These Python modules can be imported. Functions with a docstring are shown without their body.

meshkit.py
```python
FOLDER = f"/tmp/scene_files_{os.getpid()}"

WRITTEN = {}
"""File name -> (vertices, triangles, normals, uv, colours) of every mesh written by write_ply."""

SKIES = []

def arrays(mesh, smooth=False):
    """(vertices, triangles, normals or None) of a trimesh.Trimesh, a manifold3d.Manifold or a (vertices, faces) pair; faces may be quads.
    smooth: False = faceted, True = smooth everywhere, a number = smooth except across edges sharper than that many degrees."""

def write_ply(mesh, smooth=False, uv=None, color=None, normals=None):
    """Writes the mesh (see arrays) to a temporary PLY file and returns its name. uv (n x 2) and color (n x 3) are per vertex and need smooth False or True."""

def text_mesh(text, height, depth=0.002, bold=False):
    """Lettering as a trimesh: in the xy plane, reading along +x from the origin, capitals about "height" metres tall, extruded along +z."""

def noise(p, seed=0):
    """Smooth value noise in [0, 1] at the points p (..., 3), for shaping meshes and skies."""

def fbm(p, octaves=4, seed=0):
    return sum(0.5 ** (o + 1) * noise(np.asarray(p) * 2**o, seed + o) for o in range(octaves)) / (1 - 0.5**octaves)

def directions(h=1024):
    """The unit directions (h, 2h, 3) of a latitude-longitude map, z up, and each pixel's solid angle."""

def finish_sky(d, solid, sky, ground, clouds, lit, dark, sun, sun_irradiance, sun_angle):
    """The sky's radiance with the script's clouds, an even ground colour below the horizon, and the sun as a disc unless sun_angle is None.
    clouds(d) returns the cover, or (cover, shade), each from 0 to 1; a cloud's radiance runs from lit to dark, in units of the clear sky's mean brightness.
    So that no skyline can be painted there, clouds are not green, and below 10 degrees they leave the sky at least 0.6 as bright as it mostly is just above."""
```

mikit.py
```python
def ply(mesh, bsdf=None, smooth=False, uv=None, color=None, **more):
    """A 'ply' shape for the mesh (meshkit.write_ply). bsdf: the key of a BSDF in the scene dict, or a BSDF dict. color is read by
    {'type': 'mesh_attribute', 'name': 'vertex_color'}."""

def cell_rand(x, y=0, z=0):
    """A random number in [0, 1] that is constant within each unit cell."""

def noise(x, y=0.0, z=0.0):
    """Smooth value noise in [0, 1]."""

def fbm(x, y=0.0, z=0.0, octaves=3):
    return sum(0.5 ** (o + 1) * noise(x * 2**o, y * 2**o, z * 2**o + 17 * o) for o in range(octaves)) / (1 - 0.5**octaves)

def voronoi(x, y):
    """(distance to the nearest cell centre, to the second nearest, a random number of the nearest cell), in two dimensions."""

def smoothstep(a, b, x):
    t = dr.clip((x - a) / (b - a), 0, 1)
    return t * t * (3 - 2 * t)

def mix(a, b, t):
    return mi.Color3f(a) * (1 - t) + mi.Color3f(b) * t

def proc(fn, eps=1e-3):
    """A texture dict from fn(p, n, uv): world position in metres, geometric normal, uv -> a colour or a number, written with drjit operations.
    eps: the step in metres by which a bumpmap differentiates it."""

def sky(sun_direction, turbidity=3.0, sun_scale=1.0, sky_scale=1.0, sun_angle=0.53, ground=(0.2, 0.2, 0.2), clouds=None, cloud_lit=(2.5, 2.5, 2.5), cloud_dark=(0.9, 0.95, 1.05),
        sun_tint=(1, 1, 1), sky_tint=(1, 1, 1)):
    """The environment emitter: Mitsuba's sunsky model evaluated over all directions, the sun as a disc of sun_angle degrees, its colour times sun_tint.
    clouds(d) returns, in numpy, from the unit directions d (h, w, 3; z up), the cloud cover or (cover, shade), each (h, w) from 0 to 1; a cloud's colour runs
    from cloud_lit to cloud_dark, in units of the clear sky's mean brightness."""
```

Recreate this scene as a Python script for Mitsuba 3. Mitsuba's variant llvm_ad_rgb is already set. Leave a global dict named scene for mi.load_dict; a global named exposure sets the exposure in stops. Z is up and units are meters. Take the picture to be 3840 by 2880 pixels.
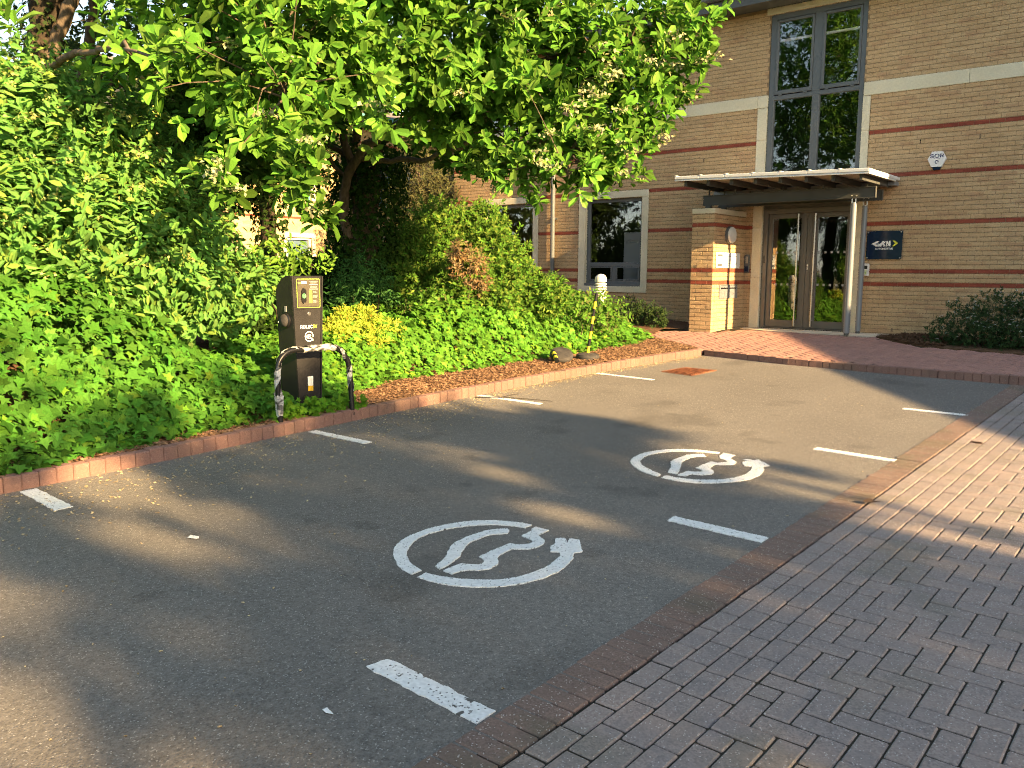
import math
import numpy as np
import drjit as dr
import mitsuba as mi
import trimesh
import manifold3d as m3
import shapely
from shapely.geometry import Polygon, LineString
import meshkit
import mikit

T = mi.ScalarTransform4f
scene, labels = {}, {}

# ---------------------------------------------------------------- camera, sky, exposure
CAM = np.array([4.7091, -15.6815, 1.2081])
RIGHT = np.array([0.77050744, 0.63739705, 0.00657851])
DOWN = np.array([0.08844551, -0.09668406, -0.99137762])
FWD = np.array([-0.63126514, 0.76444568, -0.13087069])
scene['camera'] = dict(type='perspective', fov=62.506, fov_axis='x', near_clip=0.05, far_clip=3000.0,
                       to_world=T().look_at(origin=CAM.tolist(), target=(CAM + FWD).tolist(), up=(-DOWN).tolist()))
EL = math.radians(19.7)
SUN = np.array([0.9955 * math.cos(EL), -0.0955 * math.cos(EL), math.sin(EL)])
scene['sky_light'] = mikit.sky(SUN.tolist(), turbidity=3.0, sun_scale=1.0, sky_scale=0.86, sun_tint=(1.0, 0.92, 0.77), sky_tint=(1.22, 1.0, 0.86))
exposure = 4.05

rng = np.random.default_rng(11)

# ---------------------------------------------------------------- helpers
used = set()


def nm(base):
    k, i = base, 0
    while k in used:
        i += 1
        k = f'{base}_{i:03d}'
    used.add(k)
    return k


def lab(key, label=None, cat=None, group=None, kind=None):
    d = labels.setdefault(key, {})
    if label: d['label'] = label
    if cat: d['category'] = cat
    if group: d['group'] = group
    if kind: d['kind'] = kind
    return key


def thing(base, label, cat, group=None):
    k = nm(base)
    return lab(k, label, cat, group)


def put(base, mesh, bsdf, smooth=False, label=None, cat=None, group=None, kind=None, **kw):
    k = nm(base)
    if isinstance(mesh, MB): mesh = mesh.out()
    scene[k] = mikit.ply(mesh, bsdf, smooth, **kw)
    if label or cat or group or kind: lab(k, label, cat, group, kind)
    return k


def part(parent, name, mesh, bsdf, smooth=False, label=None, kind=None, **kw):
    return put(parent + '__' + name, mesh, bsdf, smooth, label, kind=kind, **kw)


class MB:
    """collects triangles of one mesh"""

    def __init__(s):
        s.v, s.f, s.n = [], [], 0

    def add(s, v, f):
        v, f = np.asarray(v, float), np.asarray(f, int)
        if f.shape[1] == 4: f = np.vstack([f[:, [0, 1, 2]], f[:, [0, 2, 3]]])
        s.v.append(v); s.f.append(f + s.n); s.n += len(v)
        return s

    def mesh(s, m):
        if hasattr(m, 'to_mesh'):
            q = m.to_mesh(); return s.add(q.vert_properties[:, :3], q.tri_verts)
        return s.add(m.vertices, m.faces)

    def box(s, x0, x1, y0, y1, z0, z1, c=0.0, M=None):
        a = np.array([[x0, y0, z0], [x1, y1, z1]], float); lo, hi = a.min(0), a.max(0)
        if c > 0:
            pts = []
            for i in (0, 1):
                for j in (0, 1):
                    for k in (0, 1):
                        p = np.array([(lo, hi)[i][0], (lo, hi)[j][1], (lo, hi)[k][2]]); sg = np.array([1 - 2 * i, 1 - 2 * j, 1 - 2 * k]) * c
                        for ax in range(3):
                            q = p + sg; q[ax] = p[ax]; pts.append(q)
            q = m3.Manifold.hull_points(np.array(pts)).to_mesh(); v, f = np.array(q.vert_properties[:, :3]), np.array(q.tri_verts)
        else:
            v = np.array([[x, y, z] for x in (lo[0], hi[0]) for y in (lo[1], hi[1]) for z in (lo[2], hi[2])])
            f = np.array([[0, 1, 3], [0, 3, 2], [4, 6, 7], [4, 7, 5], [0, 4, 5], [0, 5, 1], [2, 3, 7], [2, 7, 6], [0, 2, 6], [0, 6, 4], [1, 5, 7], [1, 7, 3]])
        if M is not None: v = v @ np.asarray(M)[:3, :3].T + np.asarray(M)[:3, 3]
        return s.add(v, f)

    def tube(s, pts, rad, n=10, cap=True):
        p = np.asarray(pts, float); r = np.broadcast_to(np.asarray(rad, float), (len(p),))
        t = np.gradient(p, axis=0); t /= np.linalg.norm(t, axis=1, keepdims=True) + 1e-12
        u = np.cross(t[0], [0, 0, 1] if abs(t[0][2]) < 0.9 else [1, 0, 0]); u /= np.linalg.norm(u)
        rings = []
        a = np.arange(n) * 2 * np.pi / n
        for i in range(len(p)):
            u = u - t[i] * (u @ t[i]); u /= np.linalg.norm(u); w = np.cross(t[i], u)
            rings.append(p[i] + r[i] * (np.cos(a)[:, None] * u + np.sin(a)[:, None] * w))
        v = np.vstack(rings); i = np.arange(n); j = (i + 1) % n; f = []
        for k in range(len(p) - 1):
            f.append(np.stack([i + k * n, j + k * n, j + (k + 1) * n, i + (k + 1) * n], 1))
        f = np.vstack(f); f = np.vstack([f[:, [0, 1, 2]], f[:, [0, 2, 3]]])
        if cap:
            m = len(v); v = np.vstack([v, p[0], p[-1]]); L = (len(p) - 1) * n
            f = np.vstack([f, np.stack([j, i, i * 0 + m], 1), np.stack([i + L, j + L, i * 0 + m + 1], 1)])
        return s.add(v, f)

    def lathe(s, prof, center, n=24, axis=(0, 0, 1)):
        """prof: (radius, height) rows"""
        prof = np.asarray(prof, float); z = np.asarray(axis, float); z /= np.linalg.norm(z)
        x = np.cross(z, [0, 1, 0] if abs(z[1]) < 0.9 else [1, 0, 0]); x /= np.linalg.norm(x); y = np.cross(z, x)
        a = np.arange(n) * 2 * np.pi / n; ring = np.cos(a)[:, None] * x + np.sin(a)[:, None] * y
        v = np.vstack([np.asarray(center) + r * ring + h * z for r, h in prof]); i = np.arange(n); j = (i + 1) % n
        f = np.vstack([np.stack([i + k * n, j + k * n, j + (k + 1) * n, i + (k + 1) * n], 1) for k in range(len(prof) - 1)])
        return s.add(v, f)

    def poly(s, pts2, fn, thick):
        """flat polygon(s) draped on fn(x, y) -> z and given a thickness downwards"""
        g = pts2 if hasattr(pts2, 'geoms') or isinstance(pts2, Polygon) else Polygon(pts2).buffer(0)
        for q in getattr(g, 'geoms', [g]):
            m = trimesh.creation.extrude_polygon(q, thick, engine='earcut'); v = np.array(m.vertices)
            v[:, 2] = v[:, 2] - thick + fn(v[:, 0], v[:, 1]); s.add(v, m.faces)
        return s

    def out(s):
        return trimesh.Trimesh(np.vstack(s.v), np.vstack(s.f), process=False)


def frame(origin, ex, ey, ez):
    M = np.eye(4); M[:3, 0], M[:3, 1], M[:3, 2], M[:3, 3] = ex, ey, ez, origin
    return M


def moved(m, M):
    m = m.copy(); m.apply_transform(M); return m


def spline(pts, n=24):
    from scipy.interpolate import CubicSpline
    p = np.asarray(pts, float); t = np.r_[0, np.cumsum(np.linalg.norm(np.diff(p, axis=0), axis=1))]
    if len(p) < 3: return np.stack([np.interp(np.linspace(0, t[-1], n), t, p[:, k]) for k in range(p.shape[1])], 1)
    return CubicSpline(t, p, axis=0)(np.linspace(0, t[-1], n))


def rot(axis, a):
    return trimesh.transformations.rotation_matrix(a, axis)[:3, :3]


# ---------------------------------------------------------------- materials
P = mikit.proc
ns, fb, crand, vor, sst, mix = mikit.noise, mikit.fbm, mikit.cell_rand, mikit.voronoi, mikit.smoothstep, mikit.mix


def pr(color, rough=0.6, metal=0.0, spec=0.5, **kw):
    c = color if isinstance(color, dict) else {'type': 'rgb', 'value': list(color)}
    r = rough if isinstance(rough, dict) else float(rough)
    return {'type': 'twosided', 'bsdf': {'type': 'principled', 'base_color': c, 'roughness': r, 'metallic': float(metal), 'specular': float(spec), **kw}}


def bump(inner, fn, scale, eps=1e-3):
    return {'type': 'twosided', 'bsdf': {'type': 'bumpmap', 'arbitrary': P(fn, eps), 'scale': float(scale), 'bsdf': inner['bsdf']}}


def asphalt_c(p, n, uv):
    big = fb(p.x * 0.7, p.y * 0.7, 3.0, 3)
    g = ns(p.x * 160, p.y * 160) * 0.42 + ns(p.x * 330 + 9, p.y * 330) * 0.28 + ns(p.x * 62 + 4, p.y * 62) * 0.30
    spot = sst(0.955, 0.98, crand(p.x * 190, p.y * 190, 2))
    oil = sst(0.62, 0.8, fb(p.x * 1.7 + 31, p.y * 1.3, 7.0, 3))
    c = mix((0.068, 0.064, 0.059), (0.208, 0.191, 0.170), g) * (0.80 + 0.45 * big)
    c = mix(c, (0.42, 0.41, 0.38), spot * 0.5)
    drip = sst(0.74, 0.84, fb(p.x * 3.1 + 11, p.y * 3.4, 5.0, 3))
    return c * (1 - 0.26 * oil) * (1 - 0.20 * drip)


def asphalt_h(p, n, uv):
    return ns(p.x * 140, p.y * 140) * 0.7 + ns(p.x * 300, p.y * 300) * 0.3


scene['asphalt_mat'] = bump(pr(P(asphalt_c), 0.82, spec=0.3), asphalt_h, 0.0035)


def speck_block(base, var, lightspeck, dens=0.95, cell=190, moss=0.25):
    dens, cell = dens + .015, cell * 1.2
    def fn(p, n, uv):
        t = fb(p.x * 2.3, p.y * 2.3, 1.0, 2)
        g = ns(p.x * 170, p.y * 170, p.z * 170)
        s = sst(dens, dens + 0.03, crand(p.x * cell, p.y * cell, p.z * cell))
        v = crand(dr.floor(p.x * 4.6), dr.floor(p.y * 9.3), 4)
        c = mix(base, var, v * 0.6 + 0.4 * t) * (0.72 + 0.5 * g)
        c = mix(c, (0.075, 0.085, 0.045), moss * sst(0.5, 0.75, fb(p.x * 3.1 + 5, p.y * 3.1, 2.0, 3)))
        return mix(c, lightspeck, s * 0.7)
    return fn


def gran_h(p, n, uv):
    return ns(p.x * 190, p.y * 190, p.z * 190) * 0.6 + ns(p.x * 80, p.y * 80, p.z * 80) * 0.4


scene['paver_grey_mat'] = bump(pr(P(speck_block((0.205, 0.178, 0.170), (0.272, 0.220, 0.195), (0.52, 0.50, 0.48))), 0.85, spec=0.3), gran_h, 0.0022)
scene['edging_mat'] = bump(pr(P(speck_block((0.145, 0.105, 0.088), (0.195, 0.132, 0.105), (0.50, 0.48, 0.44), 0.94, 180, 0.35)), 0.85, spec=0.3), gran_h, 0.0022)
scene['kerb_mat'] = bump(pr(P(speck_block((0.195, 0.115, 0.098), (0.260, 0.148, 0.120), (0.40, 0.34, 0.30), 0.965, 130, 0.2)), 0.85, spec=0.3), gran_h, 0.002)
scene['apron_mat'] = pr(P(speck_block((0.27, 0.150, 0.125), (0.34, 0.190, 0.152), (0.45, 0.36, 0.32), 0.97, 130, 0.1)), 0.85, spec=0.3)
scene['joint_sand_mat'] = pr(P(lambda p, n, uv: mix((0.022, 0.019, 0.015), (0.055, 0.047, 0.034), fb(p.x * 25, p.y * 25, 0.0, 3))), 0.95, spec=0.1)


def soil_c(p, n, uv):
    g = fb(p.x * 30, p.y * 30, p.z * 30, 3)
    return mix((0.035, 0.021, 0.013), (0.17, 0.098, 0.058), g)


scene['soil_mat'] = bump(pr(P(soil_c), 0.95, spec=0.1), lambda p, n, uv: fb(p.x * 45, p.y * 45, p.z * 45, 3), 0.02)
scene['ground_mat'] = pr(P(lambda p, n, uv: mix((0.07, 0.085, 0.03), (0.13, 0.11, 0.07), fb(p.x * 0.5, p.y * 0.5, 0.0, 4))), 0.95, spec=0.1)
scene['chip_mat'] = pr(P(lambda p, n, uv: mix((0.085, 0.045, 0.026), (0.36, 0.22, 0.13), crand(p.x * 28, p.y * 28, p.z * 28))), 0.9, spec=0.15)


def paint_c(lo):
    def fn(p, n, uv):
        f = fb(p.x * 38, p.y * 38, 0.0, 3); e = fb(p.x * 5, p.y * 5, 4.0, 2)
        w = sst(lo, lo + 0.06, f * 0.62 + e * 0.38)
        w = w * (1 - 0.8 * sst(0.955, 0.975, crand(p.x * 150, p.y * 150, 8)))
        d = 0.80 + 0.2 * ns(p.x * 90, p.y * 90)
        return mix((0.10, 0.097, 0.09), (0.74, 0.75, 0.73), w) * d
    return fn


scene['road_paint_mat'] = pr(P(paint_c(0.20)), 0.7, spec=0.35)
scene['worn_paint_mat'] = pr(P(paint_c(0.36)), 0.7, spec=0.35)


def brick_c(base, hi, dk):
    def fn(p, n, uv):
        row = dr.floor((p.z - 0.0125) / 0.075)
        off = row * 0.5 - dr.floor(row * 0.5)
        cell = dr.floor((p.x + p.y) / 0.225 + off)
        r1, r2 = crand(cell, row, 1), crand(cell, row, 2)
        c = mix(base, hi, r1)
        c = mix(c, dk, sst(0.72, 1.0, r2) * 0.75)
        g = ns(p.x * 120, p.y * 120, p.z * 120) * 0.6 + ns(p.x * 40, p.y * 40, p.z * 60) * 0.4
        st = fb(p.x * 0.8, p.y * 0.8, p.z * 0.35, 3)
        return c * (0.78 + 0.4 * g) * (0.9 + 0.2 * st)
    return fn


brick_h = lambda p, n, uv: ns(p.x * 130, p.y * 130, p.z * 130) * 0.5 + ns(p.x * 42, p.y * 42, p.z * 70) * 0.5
scene['brick_mat'] = bump(pr(P(brick_c((0.46, 0.315, 0.170), (0.53, 0.375, 0.21), (0.44, 0.275, 0.155))), 0.9, spec=0.2), brick_h, 0.006)
scene['red_brick_mat'] = bump(pr(P(brick_c((0.235, 0.058, 0.035), (0.30, 0.082, 0.048), (0.18, 0.045, 0.03))), 0.85, spec=0.25), brick_h, 0.005)
scene['mortar_mat'] = pr(P(lambda p, n, uv: mix((0.20, 0.14, 0.08), (0.30, 0.215, 0.125), fb(p.x * 20, p.y * 20, p.z * 20, 3))), 0.95, spec=0.15)
scene['stone_mat'] = pr(P(lambda p, n, uv: mix((0.58, 0.53, 0.38), (0.72, 0.66, 0.49), fb(p.x * 3, p.y * 3, p.z * 2, 3)) * (0.88 + 0.24 * ns(p.x * 90, p.y * 90, p.z * 90))), 0.85, spec=0.25)
scene['slab_mat'] = pr(P(lambda p, n, uv: mix((0.42, 0.37, 0.28), (0.56, 0.50, 0.39), fb(p.x * 4, p.y * 4, 0.0, 4)) * (0.85 + 0.3 * ns(p.x * 120, p.y * 120))), 0.9, spec=0.2)
scene['far_brick_mat'] = pr(P(brick_c((0.55, 0.40, 0.20), (0.64, 0.48, 0.26), (0.50, 0.32, 0.17))), 0.9, spec=0.15)
scene['grey_frame_mat'] = pr(P(lambda p, n, uv: mix((0.092, 0.104, 0.112), (0.125, 0.135, 0.14), fb(p.x * 6, p.y * 6, p.z * 1.5, 3))), 0.42, spec=0.45)
scene['door_frame_mat'] = pr(P(lambda p, n, uv: mix((0.112, 0.108, 0.10), (0.150, 0.142, 0.128), fb(p.x * 6, p.y * 6, p.z * 1.5, 3))), 0.4, metal=0.2)
scene['dark_steel_mat'] = pr(P(lambda p, n, uv: mix((0.062, 0.066, 0.064), (0.098, 0.10, 0.095), fb(p.x * 5, p.y * 5, p.z * 5, 3))), 0.45, spec=0.4)
scene['column_mat'] = pr((0.215, 0.235, 0.26), 0.38, metal=0.25)
scene['fascia_mat'] = pr(P(lambda p, n, uv: mix((0.58, 0.60, 0.60), (0.75, 0.76, 0.74), fb(p.x * 3, p.y * 3, p.z * 9, 3))), 0.45)
scene['soffit_mat'] = pr((0.33, 0.30, 0.245), 0.7)
scene['steel_mat'] = pr((0.60, 0.585, 0.55), 0.26, metal=0.9)
scene['white_plastic_mat'] = pr(P(lambda p, n, uv: mix((0.62, 0.60, 0.55), (0.76, 0.745, 0.70), fb(p.x * 9, p.y * 9, p.z * 9, 3))), 0.4)
scene['dark_room_mat'] = pr((0.020, 0.020, 0.019), 0.9, spec=0.1)
scene['black_metal_mat'] = pr(P(lambda p, n, uv: mix((0.015, 0.0145, 0.015), (0.030, 0.028, 0.029), fb(p.x * 8, p.y * 8, p.z * 3, 3))), P(lambda p, n, uv: 0.36 + 0.2 * fb(p.x * 7, p.y * 7, p.z * 7, 3)), spec=0.45)
scene['black_plastic_mat'] = pr((0.012, 0.012, 0.013), 0.35)
scene['rubber_mat'] = pr(P(lambda p, n, uv: mix((0.022, 0.022, 0.024), (0.085, 0.078, 0.072), fb(p.x * 14, p.y * 14, p.z * 14, 4))), 0.75, spec=0.3)
scene['lime_print_mat'] = pr((0.42, 0.55, 0.09), 0.5)
scene['green_print_mat'] = pr((0.16, 0.47, 0.20), 0.45)
scene['white_print_mat'] = pr((0.78, 0.77, 0.74), 0.5)
scene['grey_print_mat'] = pr((0.33, 0.33, 0.33), 0.5)
scene['navy_mat'] = pr((0.006, 0.018, 0.048), 0.16, spec=0.5)
scene['navy_print_mat'] = pr((0.02, 0.03, 0.12), 0.4)
scene['yellow_mat'] = pr(P(lambda p, n, uv: mix((0.70, 0.52, 0.02), (0.80, 0.63, 0.05), fb(p.x * 20, p.y * 20, p.z * 20, 2))), 0.5)
scene['orange_print_mat'] = pr((0.72, 0.44, 0.03), 0.5)
scene['rust_mat'] = bump(pr(P(lambda p, n, uv: mix((0.10, 0.038, 0.022), (0.31, 0.125, 0.062), sst(.3, .7, fb(p.x * 34, p.y * 34, 0.0, 4)))), 0.9, spec=0.2), lambda p, n, uv: fb(p.x * 60, p.y * 60, 0.0, 3), 0.004)
scene['glass_mat'] = {'type': 'thindielectric', 'int_ior': 1.95, 'ext_ior': 1.0}
scene['teal_mat'] = pr((0.10, 0.30, 0.30), 0.5)
scene['far_glass_mat'] = pr((0.10, 0.16, 0.22), 0.08, spec=0.8)
scene['roof_mat'] = pr(P(lambda p, n, uv: mix((0.10, 0.085, 0.075), (0.17, 0.14, 0.12), fb(p.x * 2, p.y * 2, p.z * 2, 3))), 0.85)


def bark_c(p, n, uv):
    g = fb(p.x * 30, p.y * 30, p.z * 9, 3)
    return mix((0.050, 0.038, 0.028), (0.20, 0.155, 0.112), g)


scene['bark_mat'] = bump(pr(P(bark_c), 0.9, spec=0.15), lambda p, n, uv: fb(p.x * 38, p.y * 38, p.z * 12, 3), 0.02)
scene['dark_bark_mat'] = bump(pr(P(lambda p, n, uv: bark_c(p, n, uv) * 0.45), 0.95, spec=0.1), lambda p, n, uv: fb(p.x * 38, p.y * 38, p.z * 12, 3), 0.02)


def film_c(p, n, uv):
    s = fb(p.x * 16 + p.z * 9, p.y * 16 - p.z * 14, p.z * 22, 3)
    return mix((0.085, 0.085, 0.085), (0.58, 0.57, 0.54), sst(0.34, 0.58, s))


scene['film_mat'] = bump(pr(P(film_c), 0.28, spec=0.6), lambda p, n, uv: fb(p.x * 60, p.y * 60, p.z * 45, 3), 0.012)
VC = {'type': 'mesh_attribute', 'name': 'vertex_color'}
scene['leaf_mat'] = {'type': 'principledthin', 'base_color': VC, 'roughness': 0.45, 'diff_trans': 0.62, 'eta': 1.4}
scene['matte_leaf_mat'] = {'type': 'twosided', 'bsdf': {'type': 'principled', 'base_color': VC, 'roughness': 0.75, 'specular': 0.2}}


# ---------------------------------------------------------------- ground heights
def gz(x, y):
    x, y = np.asarray(x, float), np.asarray(y, float)
    return -0.00126 - 0.00724 * np.clip(x, -30, 30) + 0.02176 * np.clip(y, -45, 6)


def az(x, y):  # paved apron before the door
    return np.minimum(0.2215 + 0.0575 * np.clip(np.asarray(y, float), -6, 0), 0.172)


def sheet(xs, ys, fn):
    X, Y = np.meshgrid(xs, ys, indexing='ij'); v = np.stack([X, Y, fn(X, Y)], -1).reshape(-1, 3)
    i, j = np.meshgrid(np.arange(len(xs) - 1), np.arange(len(ys) - 1), indexing='ij'); a = (i * len(ys) + j).ravel(); m = len(ys)
    return v, np.stack([a, a + m, a + m + 1, a + 1], 1)


put('ground', sheet(np.r_[-600, -200, np.linspace(-60, 60, 25), 200, 600], np.r_[-600, -200, np.linspace(-60, 60, 25), 200, 600], lambda x, y: gz(x, y) - 0.10), 'ground_mat', True, kind='structure')
put('asphalt', sheet(np.linspace(-1.9, 3.02, 12), np.r_[np.linspace(-40, -16, 7), np.linspace(-15, -3.55, 24)], gz), 'asphalt_mat', True, kind='structure')

# kerb line of the planted bed (front face), from the road end to the far corner
KERB = np.array([(-1.36, -19.0), (-1.42, -14.5), (-1.43, -13.6), (-1.45, -12.66), (-1.52, -11.3), (-1.60, -9.6), (-1.635, -8.3), (-1.62, -6.6), (-1.53, -4.8), (-1.40, -3.56)])
from scipy.interpolate import PchipInterpolator
KERB = np.stack([PchipInterpolator(KERB[:, 1], KERB[:, 0])(np.linspace(-19, -3.56, 60)), np.linspace(-19, -3.56, 60)], 1)
FAR = np.array([(-1.40, -3.54), (0.05, -3.815), (1.4, -3.89), (2.73, -3.925), (4.6, -3.92), (7.0, -3.92)])


def along(line, step):
    d = np.r_[0, np.cumsum(np.linalg.norm(np.diff(line, axis=0), axis=1))]; s = np.arange(step / 2, d[-1], step)
    p = np.stack([np.interp(s, d, line[:, k]) for k in (0, 1)], 1); e = np.stack([np.interp(s + 0.02, d, line[:, k]) - np.interp(s - 0.02, d, line[:, k]) for k in (0, 1)], 1)
    return p, e / np.linalg.norm(e, axis=1, keepdims=True)


def kerb_blocks(holder, line, step, side, depth, topfn, botfn, mat, seed):
    r = np.random.default_rng(seed); p, e = along(line, step)
    back = np.stack([-e[:, 1], e[:, 0]], 1) * side
    for k in range(len(p)):
        o = p[k] + back[k] * (depth / 2); t = float(topfn(*o)) + r.normal(0, 0.0025); b = float(botfn(*o)) - 0.05
        M = frame([o[0] + r.normal(0, .002), o[1], (t + b) / 2], np.r_[e[k], 0], np.r_[back[k], 0], [0, 0, 1])
        M[:3, :3] = M[:3, :3] @ rot([0, 1, 0], r.normal(0, 0.006)) @ rot([0, 0, 1], r.normal(0, 0.012))
        part(holder, 'block', MB().box(-step / 2 + .0012, step / 2 - .0012, -depth / 2, depth / 2, (b - t) / 2, (t - b) / 2, 0.007, M), mat)


kb = put('kerb', MB().add(*sheet([0, 1], np.linspace(-19, -3.56, 40), lambda x, y: x * 0 + gz(x, y) + 0.075)), 'joint_sand_mat', kind='structure')
v = MB(); q, e = along(KERB, 0.2)
v.add(np.vstack([np.c_[q + np.stack([-e[:, 1], e[:, 0]], 1) * 0.006, gz(*q.T) - .05], np.c_[q + np.stack([-e[:, 1], e[:, 0]], 1) * 0.09, gz(*q.T) + .085]]), np.stack([np.arange(len(q) - 1), np.arange(1, len(q)), np.arange(1, len(q)) + len(q), np.arange(len(q) - 1) + len(q)], 1))
scene[kb] = mikit.ply(v.out(), 'joint_sand_mat')
kerb_blocks(kb, KERB, 0.115, 1, 0.10, lambda x, y: gz(x, y) + 0.108, gz, 'kerb_mat', 3)
v = MB(); q, e = along(FAR, 0.2)
v.add(np.vstack([np.c_[q + np.stack([-e[:, 1], e[:, 0]], 1) * 0.008, gz(*q.T) - .05], np.c_[q + np.stack([-e[:, 1], e[:, 0]], 1) * 0.09, az(*q.T) - .03]]), np.stack([np.arange(len(q) - 1), np.arange(1, len(q)), np.arange(1, len(q)) + len(q), np.arange(len(q) - 1) + len(q)], 1))
kb2 = put('kerb', v, 'joint_sand_mat', kind='structure')
kerb_blocks(kb2, FAR, 0.1, 1, 0.10, lambda x, y: az(x, y) + 0.004, gz, 'kerb_mat', 4)

# ---------------------------------------------------------------- flush block edging and block paving on the right
ed = put('block_edging', sheet([2.87, 3.16], np.linspace(-40, -3.9, 30), lambda x, y: gz(x, y) + 0.004 - 0.012), 'joint_sand_mat', True, kind='structure')
r = np.random.default_rng(8)
y = -15.2; rest = MB()
while y < -3.98:
    w = 0.1; yc = y + w / 2; xa, xb = 2.908 + r.normal(0, .002), 3.118 + r.normal(0, .002)
    if yc < -12.5: xa -= 0.0
    xc = (xa + xb) / 2; M = frame([xc, yc, float(gz(xc, yc)) - 0.03 + 0.005 + r.normal(0, .0014)], [1, 0, -0.00724 + r.normal(0, .005)], [0, 1, 0.02176 + r.normal(0, .006)], [0, 0, 1])
    part(ed, 'block', MB().box(-(xb - xa) / 2, (xb - xa) / 2, -w / 2 + .0028, w / 2 - .0028, -0.03, 0.03, 0.007, M), 'edging_mat')
    y += w
pv = put('block_paving', sheet(np.linspace(3.14, 22, 20), np.linspace(-40, -3.9, 40), lambda x, y: gz(x, y) + 0.000), 'joint_sand_mat', True, kind='structure')


def inframe(x, y, z, m=0.06):
    d = np.array([x, y, z]) - CAM; w = d @ FWD
    if w < 0.2: return False
    return abs(d @ RIGHT / w) < 0.607 + m and abs(d @ DOWN / w) < 0.455 + m


blocks = []
X0 = 3.128
for i in range(4):  # stretcher rows along the edging
    for k in range(-2, 62):
        blocks.append((X0 + 0.1 * i + 0.05, -15.4 + 0.2 * k + (0.1 if i % 2 else 0.03 * i), 0.1, 0.2))
XH, YH = X0 + 0.4, -15.6
for a in range(-130, 130):  # 90 degree herringbone
    for b in range(-130, 130):
        # horizontal block cells: x = a+2b.. standard tiling of the unit grid
        m = (a - b) % 4
        if m == 0: blocks.append((XH + 0.1 * (a + 1), YH + 0.1 * (b + 0.5), 0.2, 0.1))
        elif m == 3: blocks.append((XH + 0.1 * (a + 0.5), YH + 0.1 * (b + 1) - 0.0, 0.1, 0.2))
def clipx(b):
    x0, x1 = b[0] - b[2] / 2, b[0] + b[2] / 2
    if b[2] == 0.2 or b[0] > XH:
        if b[0] > XH - 1e-6 or x1 > XH + 1e-6:
            x0 = max(x0, XH) if x1 > XH + 1e-6 and b[0] + 1e-6 > XH - 0.1 else x0
    return ((x0 + x1) / 2, b[1], x1 - x0, b[3])
sel = []
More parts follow.
